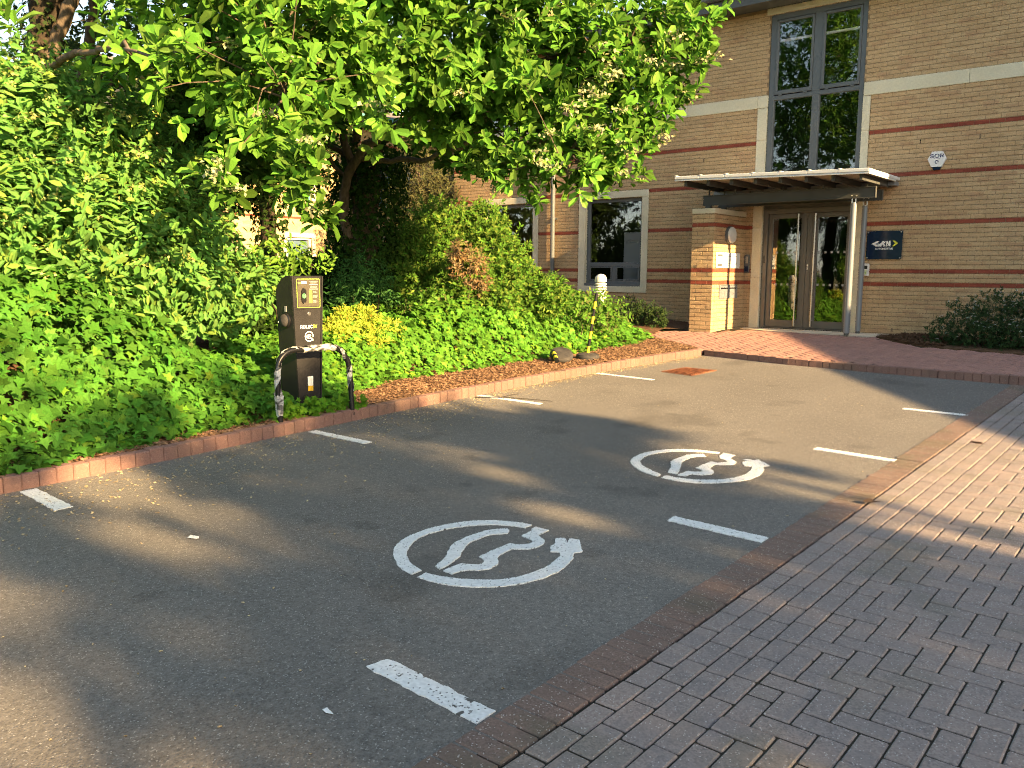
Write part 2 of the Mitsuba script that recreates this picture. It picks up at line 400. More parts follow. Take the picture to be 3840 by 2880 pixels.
for i, b in enumerate(blocks):
    if i >= 4 * 64:
        if b[0] + b[2] / 2 <= XH + 1e-6: continue
        b = clipx(b)
    x, y = b[0], b[1]
    if not (-15.6 < y < -4.05 and x < 6.2): continue
    if inframe(x, y, float(gz(x, y))): sel.append((math.hypot(x - CAM[0], y - CAM[1]), b))
sel.sort(key=lambda t: t[0])
rest = MB()
for i, (d, b) in enumerate(sel):
    x, y, w, l = b; g = 0.0030
    M = frame([x, y, float(gz(x, y)) - 0.03 + 0.007 + r.normal(0, .0011)], [1, 0, -0.00724 + r.normal(0, .007)], [0, 1, 0.02176 + r.normal(0, .007)], [0, 0, 1])
    M[:3, :3] = M[:3, :3] @ rot([0, 0, 1], r.normal(0, .008))
    if i < 300: part(pv, 'block', MB().box(-w / 2 + g, w / 2 - g, -l / 2 + g + .0016, l / 2 - g - .0016, -.03, .03, .0055, M), 'paver_grey_mat')
    else: rest.box(-w / 2 + g, w / 2 - g, -l / 2 + g + .0016, l / 2 - g - .0016, -.03, .03, .0055, M)
if rest.n: part(pv, 'distant_blocks', rest, 'paver_grey_mat', kind='stuff')

# ---------------------------------------------------------------- paved apron and door slab
rest = MB(); c45 = math.sqrt(.5)
farline = LineString(FAR).buffer(0.105)
keep = Polygon(list(map(tuple, FAR)) + [(7, 0), (0.62, 0), (0.62, -0.62), (0.33, -0.93), (-2.0, -0.62), (-2.30, -1.36), (-2.86, -1.40), (-3.35, -1.6), (-3.0, -2.9), (-2.0, -3.4)]).difference(farline)
mulch_r = Polygon([(0.40, -0.86), (0.9, -1.42), (1.4, -1.74), (2.7, -1.97), (4.0, -2.05), (9, -2.05), (9, 0.3), (0.64, 0.3), (0.64, -0.55)])
apb = Polygon(list(map(tuple, FAR + [0, .05])) + [(7, 0), (-2.0, 0), (-2.9, -1.2), (-3.6, -1.5), (-3.2, -2.9), (-2.1, -3.4)]).buffer(0)
ab = MB()
for bx_ in (shapely.box(-9, -9, 9, -.861), shapely.box(-9, -.861, 9, 1)): ab.poly(apb.intersection(bx_), lambda x, y: az(x, y) - .010, .06)
ap = put('apron', ab, 'joint_sand_mat', kind='structure')
keep = keep.difference(mulch_r.buffer(0.02))
shapely.prepare(keep)
for a in range(-90, 90):
    for b in range(-90, 90):
        m = (a - b) % 4
        if m == 0: cx, cy, ang = a + 1, b + 0.5, 0
        elif m == 3: cx, cy, ang = a + 0.5, b + 1, 1
        else: continue
        cx, cy = cx * 0.1, cy * 0.1
        x, y = 0.5 + (cx - cy) * c45, -2.4 + (cx + cy) * c45
        if not (-3.6 < x < 5 and -4 < y < 0) or not keep.contains(shapely.Point(x, y)): continue
        M = frame([x, y, float(az(x, y)) - .03 + r.normal(0, .0015)], [c45, c45, 0.0575 * c45 * (y < -0.86)], [-c45, c45, 0.0575 * c45 * (y < -0.86)], [0, 0, 1])
        if ang: M[:3, [0, 1]] = np.stack([M[:3, 1], -M[:3, 0]], 1)
        rest.box(-.0955, .0955, -.0455, .0455, -.03, .03, .006, M)
part(ap, 'brick_pavers', rest, 'apron_mat', kind='stuff')
sl = put('door_slab', MB().poly(Polygon([(-2.25, -0.38), (-1.6, -0.70), (-0.4, -0.86), (0.33, -0.90), (0.60, -0.55), (0.60, -0.02), (-2.25, -0.02)]), lambda x, y: x * 0 + 0.181, 0.08), 'slab_mat', kind='structure')

# ---------------------------------------------------------------- planted bed, soil and mulch
def ivyH(y):
    return np.interp(y, [-15, -13.5, -12.3, -11.4, -10.6, -9.9, -8.5, -6.5, -4.6, -3.7, -3.1, -2.6], [1.2, 1.15, .92, .55, .30, .34, .62, .78, .86, .80, .45, .12])


def kx(y):
    return np.interp(y, KERB[:, 1], KERB[:, 0])


def ivy_front(y):
    return np.interp(y, [-15, -13.6, -12.6, -11.6, -10.8, -10.2, -9.8, -9.1, -7.8, -5.9, -4.3, -3.0, -2.5], [-1.60, -1.60, -1.64, -1.80, -1.85, -2.05, -2.45, -2.72, -2.72, -2.68, -2.66, -2.70, -2.95])


def bedz(x, y):
    d = np.clip(ivy_front(y) - x, 0, None); t = np.clip(d / 1.5, 0, 1); s = t * t * (3 - 2 * t)
    base = np.maximum(gz(x, y) + 0.095, -9)
    h = np.clip(np.interp(y, [-4.2, -2.6, -1.0], [0.0, 0.05, 0.10]), 0, 1)
    m = meshkit.fbm(np.stack([x * 3, y * 3, y * 0], -1), 3, 5) - .5
    return base + h + s * ivyH(y) * 0.55 + 0.035 * m * (np.clip((kx(y) - x - 0.1) / .2, 0, 1))


xs = np.r_[np.linspace(0, 1.6, 34), np.linspace(1.75, 5, 22), np.linspace(6, 30, 10)]
ys = np.r_[np.linspace(-40, -16, 8), np.linspace(-15.5, -0.12, 150)]
S_, Y_ = np.meshgrid(xs, ys, indexing='ij'); X_ = np.where(Y_ < -3.5, kx(Y_) - 0.098, np.interp(Y_, [-3.5, -2.6, -1.6, -1.3, -0.1], [-1.5, -2.95, -3.25, -3.0, -3.0])) - S_
vv = np.stack([X_, Y_, bedz(X_, Y_)], -1).reshape(-1, 3)
i, j = np.meshgrid(np.arange(len(xs) - 1), np.arange(len(ys) - 1), indexing='ij'); a = (i * len(ys) + j).ravel(); m = len(ys)
put('planting_bed', (vv, np.stack([a, a + 1, a + m + 1, a + m], 1)), 'soil_mat', True, kind='structure')
mb = MB().poly(mulch_r, lambda x, y: az(x, y) * 0 + np.maximum(az(x, y), 0.1) + 0.012, 0.1)
put('planting_bed', mb, 'soil_mat', kind='structure')


# small quads lying about
def scatter(pts, size, aspect, tilt, r):
    n = len(pts); a = r.uniform(0, 2 * np.pi, n); d = np.stack([np.cos(a), np.sin(a), r.normal(0, tilt, n)], 1); d /= np.linalg.norm(d, axis=1, keepdims=True)
    nn = np.stack([r.normal(0, tilt, n), r.normal(0, tilt, n), np.ones(n)], 1); s = np.cross(nn, d); s /= np.linalg.norm(s, axis=1, keepdims=True)
    L = size * r.uniform(.5, 1.5, n)[:, None]; W = L * aspect * r.uniform(.6, 1.4, n)[:, None]; up = np.cross(d, s)
    v = np.stack([pts - d * L / 2 - s * W / 2, pts + d * L / 2 - s * W / 2 * .7, pts + d * L / 2 + s * W / 2, pts - d * L / 2 + s * W / 2 * .8, pts + up * W * 0.35], 1)
    f = np.array([[0, 1, 4], [1, 2, 4], [2, 3, 4], [3, 0, 4]])
    return v.reshape(-1, 3), (f[None] + 5 * np.arange(n)[:, None, None]).reshape(-1, 3)


r = np.random.default_rng(21)
n = 26000; yy = r.uniform(-15, -2.4, n); dd = r.uniform(0, 1, n) ** 1.2 * (1.5 * (yy > -10.3) + 0.55 * (yy <= -10.3)); xx = kx(np.minimum(yy, -3.56)) - 0.11 - dd
ok = ~((yy > -3.6) & (xx > -1.5 - (yy + 3.6) * 1.45)); xx, yy = xx[ok], yy[ok]
pts = np.stack([xx, yy, bedz(xx, yy) + r.uniform(.002, .016, len(xx))], 1)
put('bark_mulch', scatter(pts, 0.032, .42, .35, r), 'chip_mat', label='brown bark mulch strip between the kerb and the ivy', cat='mulch', kind='stuff')
pr_ = np.array([(a, b) for a, b in zip(r.uniform(.4, 1.6, 2500), r.uniform(-1.9, -.1, 2500)) if mulch_r.contains(shapely.Point(a, b))])
put('bark_mulch', scatter(np.c_[pr_, np.maximum(az(*pr_.T), .1) + r.uniform(.012, .05, len(pr_))], .05, .5, .5, r), 'soil_mat', label='dark bark mulch beside the door slab under the white flowered shrub', cat='mulch', kind='stuff')
# fallen petals and leaf litter on the asphalt by the kerb
n = 2600; yy = r.uniform(-14.5, -3.7, n); dd = np.abs(r.normal(0, 1, n)) * np.interp(yy, [-14.5, -11, -9, -8, -4], [.55, .6, .35, .12, .10]); xx = kx(yy) + .01 + dd
put('fallen_petals', scatter(np.stack([xx, yy, gz(xx, yy) + .003], 1), .016, .6, .25, r), 'petal_mat', label='pale fallen petals and leaf crumbs strewn along the kerb foot', cat='litter', kind='stuff')
scene['petal_mat'] = pr(P(lambda p, n, uv: mix((0.20, 0.14, 0.07), (0.50, 0.42, 0.26), crand(p.x * 41, p.y * 41, 3))), 0.85, spec=0.2)
n = 420; xx, yy = r.uniform(-1.4, 2.9, n), r.uniform(-15, -4, n)
put('fallen_petals', scatter(np.stack([xx, yy, gz(xx, yy) + .003], 1), .011, .6, .2, r), 'petal_mat', label='scattered pale specks of leaf debris across the open asphalt', cat='litter', kind='stuff')
for (x, y, s, c, l) in ((0.389, -13.268, .055, 'white_print_mat', 'small pale torn scrap on the shaded asphalt at left'), (2.447, -13.944, .03, 'white_print_mat', 'tiny pale scrap on asphalt near the closest painted bay line'),
                     (3.15, -10.20, .05, 'dead_leaf_mat', 'curled dark dead leaf on the block edging'), (3.30, -7.9, .05, 'dead_leaf_mat', 'dark dead leaf on the sunlit grey paving')):
    ang = r.uniform(0, 2 * np.pi, 9); ang.sort(); rad = s * r.uniform(.45, 1.0, 9); pts = np.stack([x + rad * np.cos(ang) * 1.3, y + rad * np.sin(ang) * .7, gz(x, y) + r.uniform(.004, .006 if 'white' in c else .03, 9) + (0.014 if x > 2.9 else 0)], 1)
    pts = np.vstack([pts, [x, y, float(gz(x, y)) + .006 + (0.014 if x > 2.9 else 0)]])
    put('paper_scrap' if 'white' in c else 'dead_leaf', (pts, np.array([[k, (k + 1) % 9, 9] for k in range(9)])), c, label=l, cat='scrap' if 'white' in c else 'leaf')
scene['dead_leaf_mat'] = pr((0.06, 0.035, 0.02), .8)
tw = thing('twig', 'thin bare forked twig lying on asphalt by the kerb', 'twig')
g3 = lambda x, y, h=.006: (x, y, float(gz(x, y)) + h)
part(tw, 'stem', MB().tube(spline([g3(-1.55, -8.75), g3(-1.30, -8.62, .015), g3(-1.05, -8.50, .01), g3(-.72, -8.42)], 14), np.linspace(.006, .002, 14), 6), 'dark_bark_mat', True)
part(tw, 'side_shoot', MB().tube(spline([g3(-1.30, -8.62, .014), g3(-1.28, -8.40, .02), g3(-1.33, -8.25)], 10), np.linspace(.004, .0015, 10), 5), 'dark_bark_mat', True)

# ---------------------------------------------------------------- painted markings
def paint(base, poly, mat, label, cat, group=None, rough=0.004, seed=0):
    rr = np.random.default_rng(seed); g = Polygon(poly).buffer(0).segmentize(0.03)
    rg = [(x + rr.normal(0, rough), y + rr.normal(0, rough)) for x, y in g.exterior.coords[:-1]]
    return MB().poly(Polygon(rg).buffer(0), lambda x, y: gz(x, y) + 0.005, 0.005)


bay = dict(group=None)
LW = 0.1
dashes = [((-1.39, -13.46), (-.76, -13.49), .108, 'road_paint_mat', 'white painted bay line end at left beside the kerb, nearest the camera'),
          ((2.315, -13.60), (2.90, -13.62), .105, 'worn_paint_mat', 'worn chipped white bay line in front, ending at the block edging'),
          ((-1.48, -11.03), (-.71, -11.03), .085, 'road_paint_mat', 'white bay line stub beside the kerb just past the charging post'),
          ((2.30, -11.245), (2.90, -11.26), .10, 'road_paint_mat', 'white bay line at the edging between the two painted charging symbols'),
          ((-1.60, -8.62), (-.73, -8.615), .085, 'road_paint_mat', 'thin white bay line beside the kerb near the fallen twig'),
          ((2.297, -8.84), (2.93, -8.87), .09, 'road_paint_mat', 'sunlit white bay line beyond the farther charging symbol'),
          ((-1.58, -6.28), (-.68, -6.33), .075, 'road_paint_mat', 'white bay line beside the kerb next to the rusty drain cover'),
          ((2.345, -6.47), (2.95, -6.46), .08, 'road_paint_mat', 'farthest white bay line at the edge of the building shadow')]
for i, (a, b, w, m, l) in enumerate(dashes):
    (x0, y0), (x1, y1) = a, b
    pl = [(x0, y0 - w / 2), (x1, y1 - w / 2), (x1, y1 + w / 2), (x0, y0 + w / 2)]
    if i == 1: pl = [(2.300, -13.645), (2.900, -13.672), (2.899, -13.572), (2.36, -13.546), (2.318, -13.556)]
    put('bay_line', paint('bay_line', pl, m, None, None, rough=.003, seed=i), m, label=l, cat='road marking', group='white painted parking bay line ends')
ring1 = [(1.447, -12.729), (1.338, -12.596), (1.293, -12.371), (1.337, -12.135), (1.459, -11.97), (1.624, -11.889), (1.727, -11.876), (1.731, -11.943), (1.629, -11.969), (1.513, -12.032), (1.413, -12.181), (1.365, -12.346), (1.375, -12.481), (1.463, -12.637), (1.552, -12.72), (1.643, -12.775), (1.744, -12.799), (1.744, -12.868), (1.622, -12.845)]
plug1 = [(1.791, -12.879), (1.783, -12.81), (1.871, -12.797), (2.008, -12.743), (2.125, -12.655), (2.186, -12.538), (2.208, -12.365), (2.175, -12.209), (2.13, -12.14), (2.085, -12.167), (2.026, -12.094), (2.035, -12.056), (1.974, -11.979), (2.014, -11.94), (2.074, -12.003), (2.042, -11.93), (2.096, -11.912), (2.156, -11.988), (2.221, -12.066), (2.194, -12.097), (2.248, -12.196), (2.291, -12.35), (2.286, -12.507), (2.225, -12.662), (2.13, -12.771), (2.003, -12.844), (1.899, -12.873)]
cara1 = [(1.747, -12.707), (1.729, -12.63), (1.665, -12.53), (1.592, -12.419), (1.572, -12.309), (1.581, -12.101), (1.658, -12.022), (1.694, -12.043), (1.715, -12.082), (1.652, -12.156), (1.64, -12.253), (1.66, -12.384), (1.751, -12.518), (1.797, -12.649), (1.804, -12.732)]
carb1 = [(1.83, -12.737), (1.831, -12.603), (1.872, -12.587), (1.909, -12.56), (1.922, -12.528), (1.894, -12.486), (1.838, -12.466), (1.829, -12.367), (1.831, -12.203), (1.874, -12.195), (1.913, -12.156), (1.918, -12.11), (1.898, -12.085), (1.799, -12.068), (1.792, -11.951), (1.773, -11.944), (1.765, -11.888), (1.863, -11.893), (1.865, -11.997), (1.956, -12.047), (1.989, -12.104), (1.986, -12.188), (1.938, -12.248), (1.895, -12.263), (1.907, -12.409), (1.976, -12.465), (2.001, -12.526), (1.986, -12.6), (1.904, -12.659), (1.899, -12.741)]
ring2 = [(1.332, -10.149), (1.291, -9.993), (1.297, -9.807), (1.392, -9.61), (1.54, -9.506), (1.758, -9.464), (1.764, -9.516), (1.574, -9.57), (1.434, -9.685), (1.367, -9.833), (1.359, -9.97), (1.395, -10.098), (1.445, -10.18), (1.542, -10.277), (1.737, -10.375), (1.744, -10.439), (1.578, -10.39), (1.422, -10.273)]
plug2 = [(1.78, -10.45), (1.776, -10.378), (1.882, -10.385), (2.032, -10.335), (2.148, -10.22), (2.203, -10.07), (2.208, -9.903), (2.154, -9.749), (2.094, -9.754), (2.031, -9.656), (2.063, -9.599), (1.998, -9.576), (2.036, -9.538), (2.082, -9.553), (2.097, -9.488), (2.13, -9.545), (2.183, -9.563), (2.238, -9.637), (2.212, -9.687), (2.269, -9.798), (2.302, -9.962), (2.287, -10.132), (2.187, -10.302), (2.071, -10.41), (1.926, -10.465)]
cara2 = [(1.745, -10.295), (1.674, -10.112), (1.593, -9.983), (1.585, -9.802), (1.597, -9.678), (1.678, -9.606), (1.732, -9.66), (1.659, -9.732), (1.667, -9.953), (1.733, -10.064), (1.818, -10.29)]
carb2 = [(1.834, -10.318), (1.836, -10.165), (1.884, -10.162), (1.932, -10.115), (1.921, -10.082), (1.837, -10.037), (1.841, -9.789), (1.895, -9.797), (1.941, -9.739), (1.931, -9.692), (1.824, -9.639), (1.785, -9.466), (1.896, -9.484), (1.903, -9.606), (2.01, -9.689), (2.018, -9.772), (1.953, -9.84), (1.912, -9.858), (1.92, -9.983), (1.995, -10.049), (2.021, -10.138), (1.968, -10.209), (1.905, -10.227), (1.899, -10.305)]


def soften(poly):
    p = np.array(poly); q = [];
    for k in range(len(p)):
        a, b, c = p[k - 1], p[k], p[(k + 1) % len(p)]
        u, w = a - b, c - b; ca = u @ w / np.linalg.norm(u) / np.linalg.norm(w)
        if ca < -0.55: q += [tuple(b + u * .25), tuple(b + w * .25)]
        else: q.append(tuple(b))
    return q


for l, ps in (('white painted electric car and plug symbol on the shaded asphalt, nearer one', (ring1, plug1, cara1, carb1)), ('white painted electric car and plug symbol half in sunlight, farther one', (ring2, plug2, cara2, carb2))):
    t = thing('charging_symbol', l, 'road marking')
    for nme, pl in zip(('ring', 'plug', 'car_roof', 'car_underside'), ps): part(t, nme, paint('', soften(pl), None, None, None, rough=.0022, seed=len(pl)), 'road_paint_mat')

# rusty drain cover
dq = np.array([(-.985, -5.60), (-.935, -5.02), (-.455, -5.02), (-.475, -5.70)])
dc = thing('drain_cover', 'square rusty iron drain cover set in the sunlit asphalt', 'drain cover')
part(dc, 'frame', MB().poly(Polygon(dq).difference(Polygon(dq).buffer(-.03, join_style=2)), lambda x, y: gz(x, y) + .008, .03), 'rust_mat')
part(dc, 'plate', MB().poly(Polygon(dq).buffer(-.034, join_style=2), lambda x, y: gz(x, y) + .003, .03), 'rust_mat')
for k in range(11):
    f = (k + 1) / 12; a, b = dq[0] * (1 - f) + dq[1] * f, dq[3] * (1 - f) + dq[2] * f
    a2, b2 = a + (b - a) * .08, b - (b - a) * .08; w = np.array([0, .011])
    part(dc, 'rib', MB().poly([tuple(a2 - w), tuple(b2 - w), tuple(b2 + w), tuple(a2 + w)], lambda x, y: gz(x, y) + .013, .016), 'rust_mat')

# ---------------------------------------------------------------- the office building
OB = thing('office_building', 'two storey buff brick office building with red brick bands, stone trim and a canopied entrance', 'building')
XL, XR, ZB, ZT = -10.15, 3.3, -0.05, 6.09
ZC = 1.05
holes = [(-2.25, -0.185, 0.0, 4.31), (-2.06, -0.315, 4.31, 5.97), (-6.335, -4.565, 0.80, 2.955), (-9.235, -7.485, 0.80, 2.955), (-6.20, -4.70, 4.54, 5.85), (-9.10, -7.6, 4.54, 5.85), (XL, XR, 4.3125, 4.5375)]
wallpoly = shapely.box(XL, ZB, XR, ZT)
for h in holes[:-1]: wallpoly = wallpoly.difference(shapely.box(h[0], h[2], h[1], h[3]))


def wallmesh(poly, y0, y1):  # polygon in x, z -> slab between y0 and y1
    mb = MB()
    for q in getattr(poly, 'geoms', [poly]):
        m = trimesh.creation.extrude_polygon(q, y1 - y0, engine='earcut'); v = np.array(m.vertices); mb.add(np.stack([v[:, 0], v[:, 2] + y0, v[:, 1]], 1), m.faces[:, ::-1])
    return mb


wl = part(OB, 'wall', wallmesh(wallpoly, 0.006, 0.30), 'mortar_mat')
REDS = (0, 3, 14, 25, 35)
r = np.random.default_rng(31)
bl = []
for k in range(-15, 68):
    z = ZC + 0.075 * k
    if z + .033 > ZT or z - .033 < ZB: continue
    if 4.30 < z < 4.55: continue
    off = 0.1125 * (k % 2) + (0.0 if k in REDS else 0.05)
    ivs = [(XL, XR)]
    for hx0, hx1, hz0, hz1 in holes:
        if hx1 - hx0 > 5: continue
        if hz0 - .02 < z < hz1 + .02:
            ivs = [q for a, b in ivs for q in ((a, min(b, hx0)), (max(a, hx1), b)) if q[1] - q[0] > .03]
    for a, b in ivs:
        i0 = math.floor((a - off) / .225); x = i0 * .225 + off
        while x < b:
            x0, x1 = max(x + .003, a + .002), min(x + .222, b - .002)
            if x1 - x0 > .03: bl.append((x0, x1, z, k in REDS))
            x += .225
bl = [(math.hypot((b[0] + b[1]) / 2 - CAM[0], CAM[1]) + (0 if inframe((b[0] + b[1]) / 2, 0, b[2], 0.0) else 100) - 0.3 * b[3], b) for b in bl]
bl.sort(key=lambda t: t[0])
rest, nb, nr = MB(), 0, 0


def brick(mb, x0, x1, z, r):
    M = frame([(x0 + x1) / 2, r.normal(0, .0009), z + r.normal(0, .0008)], [1, r.normal(0, .004), 0], [0, 1, 0], [0, r.normal(0, .012), 1])
    return mb.box(-(x1 - x0) / 2, (x1 - x0) / 2, 0.0, 0.03, -.0325, .0325, .0025, M)


restred = MB()
for i, (d, (x0, x1, z, red)) in enumerate(bl):
    if red:
        if d < 90 and nr < 290: part(wl, 'red_brick', brick(MB(), x0, x1, z, r), 'red_brick_mat'); nr += 1
        else: brick(restred, x0, x1, z, r)
    elif d < 90 and nb < 300 and -2.4 < x0: part(wl, 'brick', brick(MB(), x0, x1, z, r), 'brick_mat'); nb += 1
    else: brick(rest, x0, x1, z, r)
part(wl, 'brickwork', rest, 'brick_mat', kind='stuff')
if restred.n: part(wl, 'red_brickwork', restred, 'red_brick_mat', kind='stuff')
# stone bands, jambs
for a, b, bev in ((XL, -6.9, 0), (-6.9, -5.4, 0), (-5.4, -3.72, 0), (-3.72, -2.25, 0)):
    part(OB, 'stone_band', MB().box(a + .002, b - .002, -0.016, .2, 4.3135, 4.5365, .006), 'stone_mat')
part(OB, 'stone_band', MB().box(-2.25 + .002, -2.058, -0.016, .2, 4.3135, 4.5365, .006), 'stone_mat')
for a, b in ((-.312, 1.35), (1.35, 3.3)): part(OB, 'stone_band', MB().box(a + .002, b - .002, -0.016, .2, 4.3135, 4.5365, .006), 'stone_mat')
for x0, x1 in ((-2.247, -2.06), (-.315, -.188)):
    for z0, z1 in ((.181, 1.15), (1.15, 2.1), (2.1, 3.05), (3.05, 3.72), (3.72, 4.308)): part(OB, 'jamb_stone', MB().box(x0, x1, -.012, .2, z0 + .002, z1 - .002, .005), 'stone_mat')
part(OB, 'lintel', MB().box(-2.14, -.2, -.003, .2, 5.972, 6.088, .004), 'stone_mat')
part(OB, 'vent', MB().box(.663, .673, -.004, .02, 3.415, 3.485), 'black_plastic_mat')
part(OB, 'vent', MB().box(1.562, 1.572, -.004, .02, 3.415, 3.485), 'black_plastic_mat')
part(OB, 'vent', MB().box(-3.339, -3.329, -.004, .02, 3.42, 3.49), 'black_plastic_mat')
part(OB, 'vent', MB().box(.405, .417, -.004, .02, .215, .285), 'black_plastic_mat')
# dark interior
part(OB, 'interior', MB().box(-10.0, 3.2, 5.0, 5.1, 0, 6).box(-10, 3.2, .31, 5, -.02, 0.18).box(-10, 3.2, .31, 5, 3.0, 3.2).box(-10, 3.2, .31, 5, 6.0, 6.2).box(-10.1, -10, .31, 5, 0, 6).box(3.2, 3.3, .31, 5, 0, 6), 'dark_room_mat')
# eave and roof
ev = part(OB, 'eave', MB().box(-10.75, 3.3, -.52, .3, 6.095, 6.13), 'dark_steel_mat')
part(ev, 'fascia', MB().box(-10.75, 3.3, -.55, -.523, 6.06, 6.30), 'dark_steel_mat')
part(ev, 'gutter', MB().tube([(-10.75, -.60, 6.28), (3.3, -.60, 6.28)], .06, 10), 'grey_frame_mat', True)
part(OB, 'roof', MB().add([(-10.8, -.55, 6.31), (3.3, -.55, 6.31), (3.3, 6, 8.6), (-10.8, 6, 8.6), (-10.8, 12, 6.31), (3.3, 12, 6.31)], [[0, 1, 2, 3], [3, 2, 5, 4]]), 'roof_mat')
part(OB, 'end_wall', MB().box(XL + .0, XL + .28, .302, 12, ZB, 6.09), 'brick_mat')
part(OB, 'end_wall', MB().box(3.0, 3.29, .302, 12, ZB, 6.09), 'brick_mat')


# windows
def pane(parent, x0, x1, z0, z1, y):
    v = np.array([(x0, y, z0), (x1, y, z0), (x1, y, z1), (x0, y, z1)]); return part(parent, 'pane', (v, np.array([[0, 1, 2, 3]])), 'glass_mat')


def stone_window(x0, x1, z0, z1, full):
    w = nm(OB + '__window'); t = .165; ti = .145
    for q in ((x0, x0 + t, z0 + .13, (z0 + z1) / 2 + .03), (x0, x0 + t, (z0 + z1) / 2 + .03, z1 - ti), (x1 - t + .01, x1, z0 + .13, (z0 + z1) / 2 + .03), (x1 - t + .01, x1, (z0 + z1) / 2 + .03, z1 - ti)):
        part(w, 'surround_stone', MB().box(q[0] + .001, q[1], -.014, .22, q[2] + .0015, q[3] - .0015, .005), 'stone_mat')
    part(w, 'lintel_stone', MB().box(x0, x1, -.014, .22, z1 - ti, z1, .006), 'stone_mat')
    part(w, 'sill_stone', MB().box(x0, x1, -.020, .22, z0, z0 + .13, .006), 'stone_mat')
    part(w, 'sill_flashing', MB().box(x0 + t, x1 - t, .0, .13, z0 + .132, z0 + .19, .004), 'grey_frame_mat')
    a, b, c, d = x0 + t, x1 - t + .01, z0 + .19, z1 - ti
    zt = z0 + .60; xm = (a + b) / 2
    f = MB()
    for q in ((a, a + .075, c, d), (b - .075, b, c, d), (a + .075, b - .075, d - .075, d), (a + .075, b - .075, c, c + .06), (a + .075, b - .075, zt - .045, zt + .045), (xm - .045, xm + .045, c + .06, zt - .045)): f.box(q[0], q[1], .085, .165, q[2], q[3], .004)
    part(w, 'frame', f, 'grey_frame_mat')
    s = MB()
    for q in ((a + .08, xm - .05), (xm + .05, b - .08)):
        for u in ((q[0], q[0] + .03, c + .065, zt - .05), (q[1] - .03, q[1], c + .065, zt - .05), (q[0] + .03, q[1] - .03, c + .065, c + .09), (q[0] + .03, q[1] - .03, zt - .075, zt - .05)): s.box(u[0], u[1], .075, .11, u[2], u[3], .003)
    part(w, 'casement', s, 'grey_frame_mat')
    pane(w, a + .07, b - .07, zt + .04, d - .07, .12); pane(w, a + .10, xm - .07, c + .08, zt - .07, .095); pane(w, xm + .07, b - .10, c + .08, zt - .07, .095)
    return w


w1 = stone_window(-6.335, -4.565, .80, 2.955, True)
stone_window(-9.235, -7.485, .80, 2.955, True)
# a pale cabinet standing inside behind the glass
part(OB, 'filing_cabinet', MB().box(-5.62, -5.0, .75, 1.2, .18, 2.12, .01).box(-5.61, -5.01, .735, .75, 1.93, 2.10, .005).box(-5.61, -5.15, .735, .75, 1.2, 1.9, .005), 'grey_print_mat')
for (x0, x1) in ((-6.20, -4.70), (-9.10, -7.6)):
    w = nm(OB + '__window'); f = MB()
    for q in ((x0, x0 + .09, 4.54, 5.85), (x1 - .09, x1, 4.54, 5.85), (x0 + .09, x1 - .09, 5.76, 5.85), (x0 + .09, x1 - .09, 4.54, 4.63)): f.box(q[0], q[1], .085, .165, q[2], q[3], .004)
    part(w, 'frame', f, 'grey_frame_mat'); pane(w, x0 + .08, x1 - .08, 4.62, 5.77, .12)
# tall window over the entrance
w = nm(OB + '__tall_window'); f = MB(); x0, x1, zb, zt = -2.055, -.318, 2.98, 5.968; XM = -1.168
for q in ((x0, x0 + .105, zb, zt), (x1 - .085, x1, zb, zt), (x0 + .105, x1 - .085, zt - .10, zt), (x0 + .105, x1 - .085, 4.435, 4.512), (x0 + .105, x1 - .085, zb, zb + .10), (XM - .065, XM + .065, zb + .1, 4.435), (XM - .075, XM + .075, 4.512, zt - .10)): f.box(q[0], q[1], .02, .12, q[2], q[3], .004)
part(w, 'frame', f, 'grey_frame_mat')
for a, b in ((x0 + .105, XM - .075), (XM + .075, x1 - .085)):
    s = MB()
    for u in ((a + .004, a + .045, 4.53, zt - .11), (b - .045, b - .004, 4.53, zt - .11), (a + .045, b - .045, 4.53, 4.60), (a + .045, b - .045, zt - .15, zt - .11)): s.box(u[0], u[1], .008, .075, u[2], u[3], .004)
    for hx in (a + .12, b - .12): s.box(hx - .03, hx + .03, .002, .03, 4.508, 4.528)
    part(w, 'casement', s, 'grey_frame_mat')
    pane(w, a + .03, b - .03, 4.58, zt - .13, .045); pane(w, a - .01, b + .01, zb + .09, 4.44, .06)
part(w, 'blind_rail', MB().box(-2.02, -.36, .36, .40, 5.56, 5.60), 'white_print_mat')
# spandrel behind the canopy and the entrance doors
part(OB, 'spandrel', MB().box(-2.058, -.316, .06, .14, 2.44, 2.978), 'dark_steel_mat')
dr_ = nm(OB + '__entrance'); f = MB()
for q in ((-2.058, -1.965, .183, 2.438), (-.405, -.316, .183, 2.438), (-1.965, -.405, 2.345, 2.438), (-1.965, -.405, .183, .205)): f.box(q[0], q[1], .05, .17, q[2], q[3], .004)
part(dr_, 'frame', f, 'door_frame_mat')
for a, b, hx in ((-1.962, -1.218, -1.37), (-1.212, -.408, -1.052)):
    s = MB()
    for u in ((a, a + .085, .21, 2.34), (b - .10 if a < -1.5 else b - .085, b, .21, 2.34), (a + .085, b - .085, 2.255, 2.34), (a + .085, b - .085, .21, .345)): s.box(u[0], u[1], .085, .135, u[2], u[3], .004)
    if a < -1.5: s.box(-1.33, -1.30, .09, .13, .345, 2.255)
    else: s.box(-1.125, -1.02, .085, .135, .345, 2.255, .004)
    part(dr_, 'door_leaf', s, 'door_frame_mat')
    pane(dr_, a + .08, b - .08, .34, 2.26, .11)
    part(dr_, 'pull_handle', MB().tube([(hx, .03, .24), (hx, .03, 2.33)], .016, 12).tube([(hx, .03, .36), (hx, .09, .36)], .009, 8).tube([(hx, .03, 2.24), (hx, .09, 2.24)], .009, 8), 'steel_mat', True)
